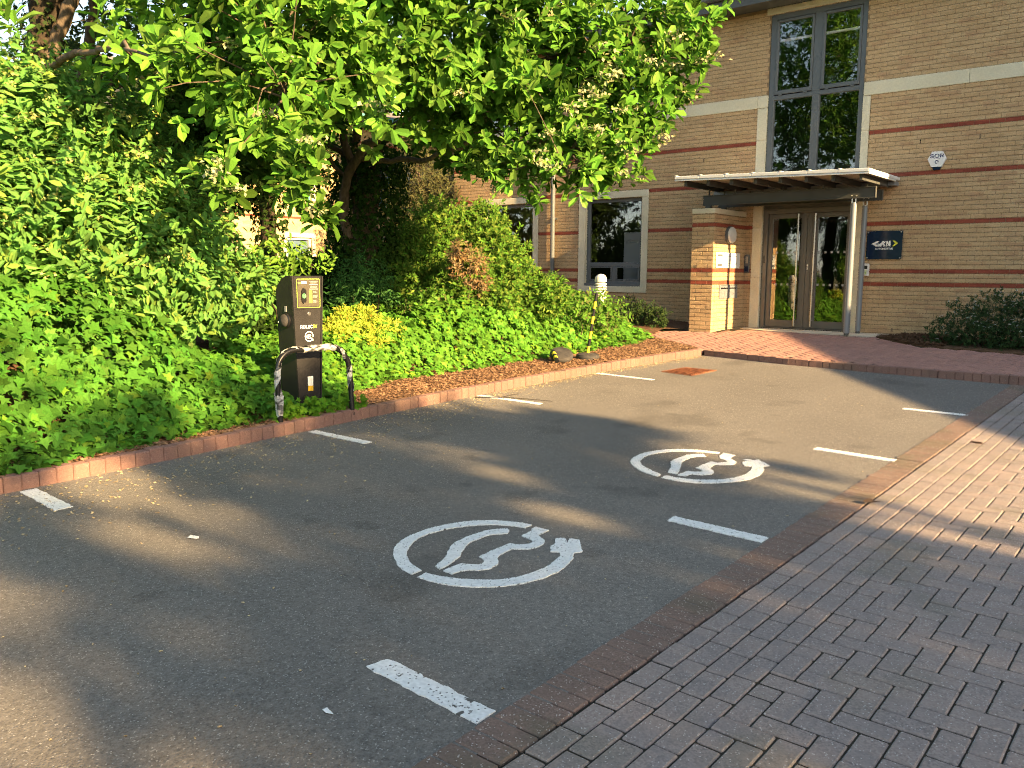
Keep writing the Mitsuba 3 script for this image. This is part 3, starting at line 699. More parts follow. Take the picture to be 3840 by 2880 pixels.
part(dr_, 'lock', MB().box(-1.19, -1.165, .078, .09, 1.36, 1.40, .003).box(-1.19, -1.165, .078, .09, 1.30, 1.34, .003), 'white_plastic_mat')
part(dr_, 'lock', MB().box(-2.03, -2.0, .04, .052, 1.42, 1.56, .004), 'black_plastic_mat')
for z, n0 in ((1.62, 14), (1.02, 14)):
    d = MB()
    for k in range(n0):
        x = -1.90 + k * .115
        if abs(x + 1.2) > .20 and x < -.45: d.box(x - .02, x + .02, .1065, .1085, z - .02, z + .02, .0005)
    part(dr_, 'manifestation_dots', d, 'grey_print_mat')

# brick pier at the left of the entrance
pi_ = nm(OB + '__pier'); used.add(pi_)
PX0, PX1, PY0 = -2.83, -2.385, -1.35
scene[pi_] = mikit.ply(MB().box(PX0 + .006, PX1 - .006, PY0 + .006, .0, 0.02, 2.30).out(), 'mortar_mat')
r = np.random.default_rng(33); k0 = 0
for k in range(-13, 17):
    z = ZC + .075 * k; red = k in REDS; mat = 'red_brick_mat' if red else 'brick_mat'; nme = 'red_brick' if red else 'brick'
    if z + .033 > 2.30: continue
    xs_ = [PX0, PX0 + .2225, PX1] if k % 2 else [PX0, PX0 + .11, PX0 + .335, PX1]
    for a, b in zip(xs_[:-1], xs_[1:]):
        x0, x1 = a + (.005 if a > PX0 else 0), b - (.005 if b < PX1 else 0)
        M = frame([(x0 + x1) / 2, PY0 + r.normal(0, .0016), z + r.normal(0, .001)], [1, r.normal(0, .012), 0], [0, 1, 0], [0, r.normal(0, .03), 1])
        part(pi_, nme, MB().box(-(x1 - x0) / 2, (x1 - x0) / 2, 0, .10, -.0325, .0325, .004, M), mat)
    y = PY0 + .107 if k % 2 else PY0 + .107 + .1125
    first = True; yy0 = PY0 + .107
    while yy0 < -.01:
        yy1 = min(y, -.001); 
        if yy1 - yy0 > .02:
            M = frame([PX1 + r.normal(0, .0010), (yy0 + yy1) / 2 + .0025, z + r.normal(0, .001)], [1, 0, 0], [r.normal(0, .006), 1, 0], [r.normal(0, .014), 0, 1])
            part(pi_, nme, MB().box(-.10, 0, -(yy1 - yy0) / 2 + .0025, (yy1 - yy0) / 2 - .0025, -.0325, .0325, .004, M), mat)
        yy0 = y; y += .225
    for xk in (PX0,):  # hidden left side, one strip per course
        part(pi_, nme, MB().box(PX0 - .0, PX0 + .1, PY0 + .11, -.001, z - .0325, z + .0325), mat)
part(pi_, 'coping', MB().box(PX0 - .006, PX1 + .006, PY0 - .006, -.002, 2.302, 2.395, .006), 'stone_mat')

# entrance canopy
ca = nm(OB + '__canopy'); used.add(ca)
CX0, CX1, CY0 = -3.03, .39, -1.70
cz = lambda x: 2.79 + .026 * (CX1 - x)


def skew(mb):
    m = mb.out(); v = np.array(m.vertices); v[:, 2] += .026 * (CX1 - v[:, 0]); return trimesh.Trimesh(v, m.faces, process=False)


scene[ca] = mikit.ply(skew(MB().box(CX0 + .03, CX1 - .03, CY0 + .03, -.02, 2.800, 2.83)), 'soffit_mat')
part(ca, 'fascia_trim', skew(MB().box(CX0, CX1, CY0, CY0 + .028, 2.785, 2.815, .003).box(CX1 - .028, CX1, CY0 + .0285, -.25, 2.785, 2.815, .003).box(CX0, CX0 + .028, CY0 + .0285, -.02, 2.785, 2.815, .003)), 'fascia_mat')
js = np.linspace(CX0, CX1, 8)
for k in range(7):
    part(ca, 'roof_panel', skew(MB().box(js[k] + .003, js[k + 1] - .003, CY0 - .008, -.02, 2.8175, 2.872 + .003 * (k % 2), .006).box(js[k] + .003, js[k] + .04, CY0 - .012, -.02, 2.872, 2.886, .004)), 'fascia_mat')
part(ca, 'end_panel', skew(MB().box(CX1 - .0025, CX1 + .008, CY0, -.25, 2.817, 2.862, .003)), 'fascia_mat')
for k in range(8):
    x = CX0 + .16 + k * (CX1 - CX0 - .32) / 7
    part(ca, 'rafter', skew(MB().box(x - .028, x + .028, CY0 + .12, -.03, 2.70, 2.798, .003)), 'dark_steel_mat')
part(ca, 'rear_gutter', MB().box(CX0 + .05, CX1 - .02, -.235, -.01, 2.725, 2.795, .004), 'column_mat')
for y0, x1, nme in ((-.93, .27, 'front_beam'), (-.29, .19, 'rear_beam')):
    b = MB().box(-2.84, x1, y0, y0 + .012, 2.49, 2.65).box(-2.84, x1, y0 - .025, y0 + .037, 2.478, 2.49).box(-2.84, x1, y0 - .025, y0 + .037, 2.65, 2.662).box(x1, x1 + .008, y0 - .025, y0 + .037, 2.478, 2.662)
    bm = part(ca, nme, b, 'dark_steel_mat')
    for x in (-2.72, -2.2, -1.3, -.6, .12): part(bm, 'stub', MB().tube([(x, y0 + .006, 2.66), (x, y0 + .006, 2.70 + .026 * (CX1 - x))], .014, 8), 'dark_steel_mat', True)
    for x in (-.10, -.02): part(bm, 'bolt', MB().tube([(x, y0 - .025, 2.52), (x, y0 - .045, 2.52)], .012, 6), 'steel_mat', True)
    part(bm, 'bearing', MB().box(-2.78, -2.68, y0 - .03, y0 + .05, 2.397, 2.477, .004), 'dark_steel_mat')
for (x, y, rd) in ((-.075, -.915, .052), (-.09, -.27, .046)):
    cl = part(ca, 'column', MB().tube([(x, y, .22), (x, y, 2.40)], rd, 24), 'column_mat', 30)
    part(cl, 'base', MB().tube([(x, y, .181), (x, y, .25)], rd * .8, 20), 'dark_steel_mat', 30)
    part(cl, 'cap', MB().tube([(x - .03, y, 2.40), (x - .03, y, 2.477)], .012, 8).tube([(x + .03, y, 2.40), (x + .03, y, 2.477)], .012, 8).tube([(x, y, 2.395), (x, y, 2.408)], rd * .9, 16), 'steel_mat', 30)
# drainpipe
dp = nm(OB + '__drainpipe'); used.add(dp)
scene[dp] = mikit.ply(MB().tube([(-7.01, -.075, .1), (-7.01, -.075, 6.1)], .052, 16).out(), 'grey_frame_mat', 30)
for z in (.9, 2.4, 3.9, 5.4): part(dp, 'bracket', MB().tube([(-7.01, -.075, z), (-7.01, -.075, z + .06)], .060, 16).box(-7.09, -6.93, -.03, -.002, z + .01, z + .05), 'grey_frame_mat', 30)

# ---------------------------------------------------------------- things fixed to the walls
wlamp = thing('wall_lamp', 'round white bulkhead wall lamp on the right face of the entrance pier', 'lamp')
part(wlamp, 'base', MB().lathe([(0, 0), (.165, 0), (.165, .05), (.15, .055)], (-2.384, -.74, 1.93), 32, (1, 0, 0)), 'grey_frame_mat', 30)
part(wlamp, 'diffuser', MB().lathe([(.15, .05), (.148, .075), (.135, .095), (.09, .108), (0, .112)], (-2.384, -.74, 1.93), 32, (1, 0, 0)), 'white_plastic_mat', True)
nb_ = thing('notice_board', 'white tenant directory plate on the sunlit face of the brick pier', 'notice')
part(nb_, 'plate', MB().box(-2.382, -2.371, -1.245, -.245, 1.32, 1.605, .003), 'white_print_mat')
d = MB()
for (y0, y1, z0, z1) in ((-1.20, -.99, 1.53, 1.57), (-1.20, -.99, 1.35, 1.40), (-1.2, -1.19, 1.40, 1.53), (-1.0, -.99, 1.40, 1.53), (-1.19, -1.0, 1.46, 1.465)): d.box(-2.3705, -2.3695, y0, y1, z0, z1)
for k in range(6): d.box(-2.3705, -2.3695, -.93, -.93 + .2 + .12 * ((k * 7) % 4), 1.36 + .035 * k, 1.37 + .035 * k)
part(nb_, 'lettering', d, 'grey_frame_mat')
nb2 = thing('letter_box_plate', 'grey metal letter box plate low on the sunlit pier face', 'letter box')
part(nb2, 'plate', MB().box(-2.382, -2.368, -1.065, -.31, .75, 1.01, .003), 'column_mat')
part(nb2, 'slot', MB().box(-2.3675, -2.366, -1.02, -.72, .93, .955).box(-2.3675, -2.366, -.66, -.36, .93, .955).box(-2.3675, -2.366, -1.03, -.35, .99, .995), 'black_plastic_mat')
part(nb2, 'lock', MB().tube([(-2.368, -.87, .84), (-2.36, -.87, .84)], .012, 10).tube([(-2.368, -.5, .84), (-2.36, -.5, .84)], .012, 10), 'steel_mat', 30)
ic = thing('door_intercom', 'slim dark steel intercom panel between the brick pier and the door stone', 'intercom')
part(ic, 'panel', MB().box(-2.378, -2.275, -.035, -.001, 1.24, 1.585, .005), 'grey_frame_mat')
part(ic, 'camera', MB().box(-2.365, -2.288, -.040, -.0355, 1.26, 1.36, .002), 'navy_mat')
part(ic, 'speaker', MB().box(-2.35, -2.30, -.038, -.0355, 1.42, 1.55, .001), 'steel_mat')
kp = thing('keypad', 'cream access keypad with dark display on the wall right of the columns', 'keypad')
part(kp, 'case', MB().box(-.183, -.032, -.045, -.001, 1.19, 1.412, .01), 'white_plastic_mat')
part(kp, 'display', MB().box(-.16, -.06, -.049, -.0455, 1.315, 1.37, .001), 'black_plastic_mat')
d = MB()
for i in range(3):
    for j in range(3): d.box(-.15 + .03 * i, -.13 + .03 * i, -.048, -.0455, 1.22 + .026 * j, 1.236 + .026 * j, .001)
part(kp, 'buttons', d, 'lime_print_mat')
sg = thing('company_sign', 'navy blue square company sign with white and yellow logo on the brick wall', 'sign')
part(sg, 'board', MB().box(-.10, .495, -.034, -.024, 1.483, 1.974, .003), 'navy_mat')
for x in (-.075, .47):
    for z in (1.508, 1.95): part(sg, 'fixing', MB().lathe([(0, .014), (.010, .012), (.013, 0)], (x, -.034, z), 12, (0, -1, 0)).tube([(x, -.024, z), (x, -.001, z)], .008, 8), 'steel_mat', 30)
EX = frame([0, -.0345, 0], [1, 0, 0], [0, 0, 1], [0, -1, 0])


def flat(polys, h=.002):  # polygons given in x, z on the sign's face
    mb = MB()
    for q in polys:
        q = q if hasattr(q, 'exterior') or hasattr(q, 'geoms') else Polygon(q).buffer(0)
        for g in getattr(q, 'geoms', [q]): mb.mesh(trimesh.creation.extrude_polygon(g, h, engine='earcut'))
    return moved(mb.out(), EX)


def sc(x, y): return (-.10 + .595 * (x - 45) / 500, 1.974 - .491 * (y - 978) / 394)  # sign artwork units to wall metres
G_ = [Polygon([sc(*p) for p in ((118, 1158), (190, 1118), (228, 1118), (205, 1145), (222, 1168), (240, 1150), (262, 1150), (225, 1195), (180, 1193))]).difference(Polygon([sc(*p) for p in ((178, 1156), (205, 1142), (216, 1142), (200, 1162), (213, 1178), (198, 1176))])),
      [sc(*p) for p in ((226, 1195), (268, 1118), (296, 1118), (283, 1146), (304, 1122), (322, 1122), (296, 1152), (318, 1193), (290, 1193), (272, 1165), (256, 1195))],
      [sc(*p) for p in ((322, 1193), (322, 1118), (345, 1118), (364, 1160), (364, 1116), (386, 1116), (386, 1193), (362, 1193), (342, 1150), (342, 1193))]]
part(sg, 'logo', flat(G_), 'white_print_mat')
part(sg, 'logo_arrow', flat([[sc(*p) for p in ((410, 1115), (440, 1115), (488, 1152), (440, 1192), (410, 1192), (448, 1152))]]), 'lime_sign_mat')
scene['lime_sign_mat'] = pr((0.66, 0.66, 0.05), .5)
tm = meshkit.text_mesh('AUTOMOTIVE', .032, .002, True); s = (.30 / np.ptp(np.array(tm.vertices)[:, 0]))
tm.apply_scale([s, 1, 1]); tm.apply_translation([sc(170, 0)[0] - tm.bounds[0][0], sc(0, 1240)[1], 0])
part(sg, 'lettering', moved(tm, EX), 'white_print_mat')
al = thing('alarm_box', 'white hexagonal burglar alarm box with blue print high on the brick wall', 'alarm')
hexp = [(.815, 3.133), (.878, 3.258), (1.033, 3.258), (1.100, 3.133), (1.035, 3.005), (.878, 3.005)]
hm = trimesh.creation.extrude_polygon(Polygon(hexp).buffer(-.012).buffer(.012), .055, engine='earcut')
part(al, 'case', moved(hm, frame([0, -.001, 0], [1, 0, 0], [0, 0, 1], [0, -1, 0])), 'white_print_mat', 30)
part(al, 'strobe', moved(trimesh.creation.extrude_polygon(Polygon([(.885, 3.003), (1.028, 3.003), (.995, 2.962), (.918, 2.962)]).buffer(.004), .05, engine='earcut'), frame([0, -.001, 0], [1, 0, 0], [0, 0, 1], [0, -1, 0])), 'navy_mat')
tm = meshkit.text_mesh('SOR', .058, .002, True); tm.apply_scale([1.35, 1, 1]); tm.apply_translation([.957 - tm.bounds.mean(0)[0], 3.155, 0])
part(al, 'lettering', moved(tm, frame([0, -.0565, 0], [1, 0, 0], [0, 0, 1], [0, -1, 0])), 'navy_print_mat')
ring = shapely.Point(.957, 3.085).buffer(.030).difference(shapely.Point(.957, 3.085).buffer(.017)).difference(shapely.box(.96, 3.06, 1.0, 3.078))
part(al, 'emblem', moved(trimesh.creation.extrude_polygon(ring, .002, engine='earcut'), frame([0, -.0565, 0], [1, 0, 0], [0, 0, 1], [0, -1, 0])), 'navy_print_mat')
part(al, 'underline', MB().box(.90, 1.015, -.058, -.0565, 3.137, 3.141), 'navy_print_mat')

# ---------------------------------------------------------------- neighbouring buildings
NB_ = thing('office_building', 'sunlit yellow brick building seen far behind the trees at left', 'building')
NX = -14.6
wl2 = shapely.box(-5.6, -.4, 11, 5.6); win = [(-1.84, -1.02, .72, 2.12), (-4.75, -3.55, .72, 2.12), (-1.68, -1.0, 3.12, 4.6), (-4.6, -3.4, 3.12, 4.6), (1.4, 2.6, 3.12, 4.6), (1.4, 2.6, .72, 2.12)]
for q in win: wl2 = wl2.difference(shapely.box(q[0], q[2], q[1], q[3]))
m = wallmesh(wl2, 0, .3).out(); v = np.array(m.vertices); m = trimesh.Trimesh(np.stack([NX - v[:, 1], v[:, 0], v[:, 2]], 1), m.faces, process=False)
wk = part(NB_, 'wall', m, 'far_brick_mat')
for z in (2.64, 4.9): part(wk, 'red_band', MB().box(NX, NX + .006, -5.6, 11, z - .03, z + .03), 'red_brick_mat')
for i, q in enumerate(win):
    wn = part(NB_, 'window', MB().box(NX - .12, NX - .05, q[0], q[0] + .06, q[2], q[3]).box(NX - .12, NX - .05, q[1] - .06, q[1], q[2], q[3]).box(NX - .12, NX - .05, q[0] + .06, q[1] - .06, q[3] - .06, q[3]).box(NX - .12, NX - .05, q[0] + .06, q[1] - .06, q[2], q[2] + .06), 'teal_mat' if q[2] > 3 else 'white_print_mat')
    part(wn, 'pane', MB().box(NX - .14, NX - .125, q[0] + .02, q[1] - .02, q[2] + .02, q[3] - .02), 'far_glass_mat')
    part(wn, 'surround', MB().box(NX + .002, NX + .025, q[0] - .12, q[1] + .12, q[3] + .001, q[3] + .12).box(NX + .002, NX + .025, q[0] - .12, q[0] - .001, q[2], q[3]).box(NX + .002, NX + .025, q[1] + .001, q[1] + .12, q[2], q[3]), 'stone_mat')
rf = part(NB_, 'roof', MB().add([(NX + .6, -5.9, 5.6), (NX + .6, 11.5, 5.6), (NX - 2, 11.5, 6.4), (NX - 2, -5.9, 6.4), (NX - 4.6, -5.9, 5.6), (NX - 4.6, 11.5, 5.6)], [[0, 1, 2, 3], [3, 2, 5, 4]]), 'roof_mat')
part(rf, 'eave', MB().box(NX, NX + .6, -5.9, 11.5, 5.45, 5.59), 'teal_mat')
part(NB_, 'end_wall', MB().box(NX - 4, NX - .31, -5.6, -5.3, -.4, 5.5), 'far_brick_mat')
part(NB_, 'end_wall', MB().box(NX - 4, NX - .31, 10.7, 11, -.4, 5.5), 'far_brick_mat')
# the taller block and gabled wing to the right, outside the picture, whose shadow crosses the car park
SB = thing('office_building', 'brick stair block and lower gabled wing out of frame at right', 'building')
part(SB, 'stair_block', MB().box(5.0, 12, -1.15, 5, -.2, 9.3), 'brick_mat')
gw = [(-10.6, -.4), (-10.6, 3.5 + .338 * (8.86 - 10.6)), (-1.6, 3.5 + .338 * (8.86 - 1.6)), (4, 3.5 + .338 * (8.86 - 7.2)), (4, -.4)]
m = trimesh.creation.extrude_polygon(Polygon(gw), 10, engine='earcut'); v = np.array(m.vertices)
part(SB, 'gabled_wing', trimesh.Trimesh(np.stack([14 + v[:, 2], v[:, 0], v[:, 1]], 1), m.faces, process=False), 'brick_mat')

# ---------------------------------------------------------------- charging post
cp = thing('charging_post', 'black electric car charging post with lime edged panel standing among the ivy', 'charging post')
YC, XF = -10.768, -1.85
wz = lambda z: 0.262 + (z + .03) / 1.195 * .098


def fp(X, Y):  # artwork position on the front face -> y, z
    z = 1.165 - (Y - 140) / 1170 * 1.19; xl, xr = 335 + (Y - 140) / 1170 * 43, 640 - (Y - 140) / 1170 * 35
    return YC + ((X - xl) / (xr - xl) - .5) * wz(z), z


prof = [(XF, -.14), (XF, 1.15), (XF - .012, 1.165), (XF - .08, 1.165), (XF - .15, 1.135), (XF - .21, 1.085), (XF - .25, 1.03), (XF - .25, -.14)]
m = trimesh.creation.extrude_polygon(Polygon(prof), 1.0, engine='earcut'); v = np.array(m.vertices)
body = trimesh.Trimesh(np.stack([v[:, 0], YC + (v[:, 2] - .5) * wz(v[:, 1]), v[:, 1]], 1), m.faces[:, ::-1], process=False)
part(cp, 'body', body, 'black_metal_mat')


def face(polys, x, h, mat, name, lbl=None, parent=None):
    mb = MB()
    for q in polys:
        q = q if hasattr(q, 'exterior') or hasattr(q, 'geoms') else Polygon(q).buffer(0)
        for g in getattr(q, 'geoms', [q]):
            mm = trimesh.creation.extrude_polygon(g, h, engine='earcut'); vv = np.array(mm.vertices); mb.add(np.stack([x + vv[:, 2], vv[:, 0], vv[:, 1]], 1), mm.faces)
    return part(parent or cp, name, mb, mat, label=lbl)


def fr(X0, Y0, X1, Y1, rd=0): q = Polygon([fp(X0, Y0), fp(X1, Y0), fp(X1, Y1), fp(X0, Y1)]); return q.buffer(-rd).buffer(rd) if rd else q
def fc(X, Y, rd): return shapely.Point(*fp(X, Y)).buffer(rd, 20)


sides = [[fp(336, 143), fp(352, 143), fp(392, 1300), fp(379, 1300)], [fp(626, 143), fp(639, 143), fp(606, 1300), fp(594, 1300)]]
face(sides, XF + .0005, .012, 'black_metal_mat', 'edge_trim')
door = face([Polygon([fp(358, 456), fp(612, 456), fp(592, 1238), fp(392, 1238)])], XF + .0005, .006, 'black_metal_mat', 'door')
pnl = face([fr(362, 150, 620, 442)], XF + .0005, .006, 'black_metal_mat', 'display_panel')
bord = fr(384, 166, 609, 432, .012); face([bord.difference(bord.buffer(-.0045))], XF + .0068, .001, 'lime_print_mat', 'lime_border')
face([fr(396, 176, 598, 422, .008)], XF + .0066, .0006, 'panel_print_mat', 'overlay')
scene['panel_print_mat'] = pr((.085, .075, .055), .35)
rd_ = face([shapely.union_all([fc(446, 268, .019), fc(446, 372, .019), fc(446, 322, .026), fr(424, 270, 468, 372)])], XF + .0075, .012, 'black_plastic_mat', 'card_reader')
face([fc(446, 322, .0215).difference(fc(446, 322, .017)), fc(443, 318, .007), LineString([fp(455, 312), fp(455, 334)]).buffer(.0025), LineString([fp(436, 330), fp(446, 316), fp(450, 336)]).buffer(.0025)], XF + .0197, .001, 'green_print_mat', 'card_symbol')
for Y in (256, 388): part(cp, 'screw', MB().tube([(XF + .019, fp(446, Y)[0], fp(446, Y)[1]), (XF + .0215, fp(446, Y)[0], fp(446, Y)[1])], .004, 10), 'steel_mat', 30)
face([fr(396, 196, 424, 212, .002)], XF + .0074, .001, 'lime_print_mat', 'panel_title')
face([fr(427, 190, 478, 212, .002)], XF + .0074, .001, 'white_print_mat', 'panel_title')
face([fr(502, 188, 590, 192), fr(515, 202, 575, 207), fr(505, 216, 588, 224), fr(512, 238, 580, 246), fr(502, 258, 590, 264)] + [fr(540, a, b_, a + 4) for a, b_ in ((280, 568), (288, 580), (316, 585), (326, 582), (336, 578), (362, 566), (370, 580), (380, 572))], XF + .0074, .001, 'grey_print_mat', 'instructions')
face([fr(500, a, 531, a + 36, .002) for a in (274, 314, 354)], XF + .0074, .001, 'green_icon_mat', 'instruction_icons')
scene['green_icon_mat'] = pr((.22, .33, .07), .5)
lk = fp(497, 488); part(cp, 'lock', MB().lathe([(.019, 0), (.019, .006), (.016, .008), (.008, .008), (.007, .004), (0, .004)], (XF + .0065, lk[0], lk[1]), 20, (1, 0, 0)), 'steel_mat', 30)
FX = frame([XF + .0068, 0, 0], [0, 1, 0], [0, 0, 1], [1, 0, 0])
for tx, X0, X1, mt in (('ROLEC', 410, 530, 'white_print_mat'), ('EV', 533, 574, 'lime_print_mat')):
    tm = meshkit.text_mesh(tx, .030, .0012, True); a, b = fp(X0, 622), fp(X1, 622); tm.apply_scale([(b[0] - a[0]) / np.ptp(tm.bounds[:, 0]), 1.0, 1]); tm.apply_translation([a[0] - tm.bounds[0][0], a[1], 0])
    part(cp, 'lettering', moved(tm, FX), mt)
c0 = fp(494, 698); ring = shapely.Point(*c0).buffer(.050, 24).difference(shapely.Point(*c0).buffer(.041, 24)).difference(shapely.box(c0[0] + .015, c0[1] - .043, c0[0] + .06, c0[1] - .008))
arc = lambda R, y0, w, a0, a1: LineString([(c0[0] + R * math.cos(t), c0[1] + y0 + R * math.sin(t)) for t in np.linspace(a0, a1, 14)]).buffer(w / 2, cap_style=2)
face([ring, arc(.034, -.018, .010, .9, 2.7), arc(.020, -.022, .008, .6, 2.6), shapely.box(c0[0] + .022, c0[1] - .042, c0[0] + .046, c0[1] - .024), LineString([(c0[0] - .03, c0[1] - .004), (c0[0] - .01, c0[1] - .02), (c0[0] + .03, c0[1] - .018)]).buffer(.004)], XF + .0067, .001, 'white_print_mat', 'emblem')
face([fr(471, 1070, 523, 1160)], XF + .0067, .001, 'white_print_mat', 'sticker', 'white rating sticker'); face([fr(471, 1161, 523, 1208)], XF + .0067, .001, 'orange_print_mat', 'sticker', 'orange warning sticker')
sy = lambda z: YC - wz(z) / 2
so = part(cp, 'socket', MB().lathe([(0, 0), (.072, 0), (.072, .012), (.060, .020)], (XF - .115, sy(.75) - .001, .75), 28, (0, -1, 0)), 'black_plastic_mat', 30)
part(so, 'flap', MB().lathe([(.060, .012), (.058, .030), (.040, .048), (0, .054)], (XF - .115, sy(.75) - .001, .75), 28, (0, -1, 0)), 'rubber_mat', True)
part(so, 'screw', MB().lathe([(.008, 0), (.006, .005), (0, .006)], (XF - .165, sy(.75) - .05, .735), 12, (0, -1, 0)), 'steel_mat', 30)
part(cp, 'socket_label', MB().box(XF - .125, XF - .095, sy(.86) - .004, sy(.86) + .004, .83, .885, .002), 'grey_print_mat')
# ---------------------------------------------------------------- hoop barrier wrapped in torn film
hp = thing('hoop_barrier', 'low black steel hoop wrapped in torn clear film in front of the charging post', 'barrier')
pts = spline([(-1.61, -11.275, -.16), (-1.60, -11.29, .10), (-1.6, -11.298, .30), (-1.6, -11.272, .42), (-1.6, -11.185, .493), (-1.6, -11.05, .508), (-1.6, -10.85, .512), (-1.6, -10.66, .498), (-1.6, -10.54, .42), (-1.595, -10.49, .27), (-1.59, -10.478, .05), (-1.585, -10.47, -.16)], 60)
part(hp, 'hoop', MB().tube(pts, .0245, 14), 'black_plastic_mat', True)
r = np.random.default_rng(55)
for k in range(26):  # strips of film wound round the tube
    i0 = int(r.integers(3, 50)); ln = int(r.integers(5, 10)); seg = pts[i0:i0 + ln]; t = np.gradient(seg, axis=0); t = t / np.linalg.norm(t, axis=1, keepdims=True)
    u = np.cross(t, [1, 0, 0]); u /= np.linalg.norm(u, axis=1, keepdims=True); w = np.cross(t, u); a0 = r.uniform(0, 6.28); tw_ = r.uniform(.25, .7); wd = r.uniform(.8, 2.2); rows = []
    for q in np.linspace(0, 1, 7):
        ang = a0 + tw_ * np.arange(len(seg)) + q * wd; rad = .0262 + .0045 * r.random(len(seg)) + .004 * (q > .9); rows.append(seg + rad[:, None] * (np.cos(ang)[:, None] * u + np.sin(ang)[:, None] * w))
    V_ = np.stack(rows, 0).reshape(-1, 3); n1 = len(seg); i_, j_ = np.meshgrid(np.arange(6), np.arange(n1 - 1), indexing='ij'); a_ = (i_ * n1 + j_).ravel()
    part(hp, 'film_strip', (V_, np.stack([a_, a_ + 1, a_ + n1 + 1, a_ + n1], 1)), 'film_mat', True)
part(hp, 'bag_scrap', (lambda q: (q + np.random.default_rng(9).normal(0, .010, q.shape), np.array([[i, (i + 1) % 12, 12 + i] for i in range(12)] + [[(i + 1) % 12, 12 + (i + 1) % 12, 12 + i] for i in range(12)])))(np.vstack([np.c_[-1.60 + .034 * np.cos(np.arange(12) * .5236), -11.29 + .034 * np.sin(np.arange(12) * .5236), np.full(12, .12)], np.c_[-1.60 + .03 * np.cos(np.arange(12) * .5236), -11.28 + .03 * np.sin(np.arange(12) * .5236), np.full(12, -.07)]])), 'film_mat')
# ---------------------------------------------------------------- striped marker posts
def band_tube(parent, a, b, rad, n, first):
    a, b = np.array(a), np.array(b)
    for k in range(n):
        p, q = a + (b - a) * k / n, a + (b - a) * (k + 1) / n
        part(parent, 'band', MB().tube([p, q], rad, 14), 'black_plastic_mat' if (k + first) % 2 else 'yellow_mat', 30)


mp = thing('marker_post', 'upright yellow and black striped marker post on a round black foot', 'marker post')
bz_ = float(gz(-2.13, -5.70)) + .125
part(mp, 'foot', MB().lathe([(0, -.03), (.17, -.03), (.172, .0), (.155, .03), (.11, .042), (.05, .05), (0, .05)], (-2.13, -5.70, bz_ + .01), 28, (.03, -.02, 1)), 'rubber_mat', 30)
band_tube(mp, (-2.13, -5.70, bz_ + .05), (-2.045, -5.63, bz_ + .90), .0215, 8, 0)
part(mp, 'tip', MB().lathe([(.0215, 0), (.018, .012), (0, .018)], (-2.045, -5.63, bz_ + .90), 14), 'black_plastic_mat', True)
mp = thing('marker_post', 'toppled striped marker post with its round foot tipped over on the mulch', 'marker post')
part(mp, 'foot', MB().lathe([(0, -.03), (.165, -.03), (.168, .0), (.15, .03), (.11, .042), (0, .045)], (-2.27, -6.14, bz_ + .06), 28, (.33, -.28, .9)), 'rubber_mat', 30)
band_tube(mp, (-2.36, -6.22, bz_ + .10), (-2.12, -6.45, bz_ - .0), .030, 5, 1)
# ---------------------------------------------------------------- bollard light
bo = thing('bollard_light', 'white louvred bollard light with domed top rising out of the ivy', 'bollard')
bx, by = -3.06, -4.0
part(bo, 'post', MB().tube([(bx, by, 0), (bx, by, .80)], .088, 24), 'white_plastic_mat', 30)
for k in range(6):
    z = .815 + k * .043; part(bo, 'louvre', MB().lathe([(.076, .012), (.100, -.006), (.102, .0), (.082, .022), (.07, .022)], (bx, by, z), 28), 'white_plastic_mat', 30)
part(bo, 'diffuser', MB().tube([(bx, by, .80), (bx, by, 1.09)], .066, 20), 'film_clear_mat', 30)
scene['film_clear_mat'] = pr((.55, .54, .48), .3)
part(bo, 'dome', MB().lathe([(.100, 1.068), (.100, 1.10), (.094, 1.135), (.078, 1.163), (.052, 1.184), (.024, 1.195), (0, 1.197)], (bx, by, 0), 28), 'white_plastic_mat', True)

# ================================================================ vegetation
def unit(a): return a / (np.linalg.norm(a, axis=-1, keepdims=True) + 1e-12)


# leaf outlines: (u along the leaf, v across, w out of plane), triangles
LEAVES = {
    'oval': (np.array([(0, 0, 0), (.34, .36, .05), (.34, 0, -.02), (.34, -.36, .05), (.78, .45, .02), (.78, 0, -.07), (.78, -.45, .02), (1, 0, -.13)]), np.array([(0, 2, 1), (0, 3, 2), (1, 2, 5), (1, 5, 4), (2, 3, 6), (2, 6, 5), (4, 5, 7), (5, 6, 7)])),
    'small': (np.array([(0, 0, 0), (.45, .5, .06), (.45, 0, -.03), (.45, -.5, .06), (1, 0, -.10)]), np.array([(0, 2, 1), (0, 3, 2), (1, 2, 4), (2, 3, 4)])),
    'ivy': (np.array([(.06, 0, 0), (-.10, .34, .0), (.22, .30, .02), (.32, .60, -.05), (.55, .24, .02), (1.0, 0, -.10), (.55, -.24, .02), (.32, -.60, -.05), (.22, -.30, .02), (-.10, -.34, 0)]), np.array([(0, 2, 1), (0, 4, 2), (2, 4, 3), (0, 5, 4), (0, 6, 5), (0, 8, 6), (8, 7, 6), (0, 9, 8)])),
    'quad': (np.array([(0, 0, 0), (.5, .5, .05), (1, 0, -.08), (.5, -.5, .05)]), np.array([(0, 2, 1), (0, 3, 2)])),
}


def leaves(P_, D, N, L, W, kind, col):
    """one mesh of leaves: base points, directions, upper-side normals, lengths, widths, colours per leaf"""
    t, f = LEAVES[kind]; D = unit(D); S = unit(np.cross(N, D)); N = np.cross(D, S)
    v = P_[:, None] + t[None, :, 0:1] * (D * L[:, None])[:, None] + t[None, :, 1:2] * (S * W[:, None])[:, None] + t[None, :, 2:3] * (N * L[:, None])[:, None]
    F = (f[None] + len(t) * np.arange(len(P_))[:, None, None]).reshape(-1, 3)
    return v.reshape(-1, 3), F, np.repeat(col, len(t), axis=0)


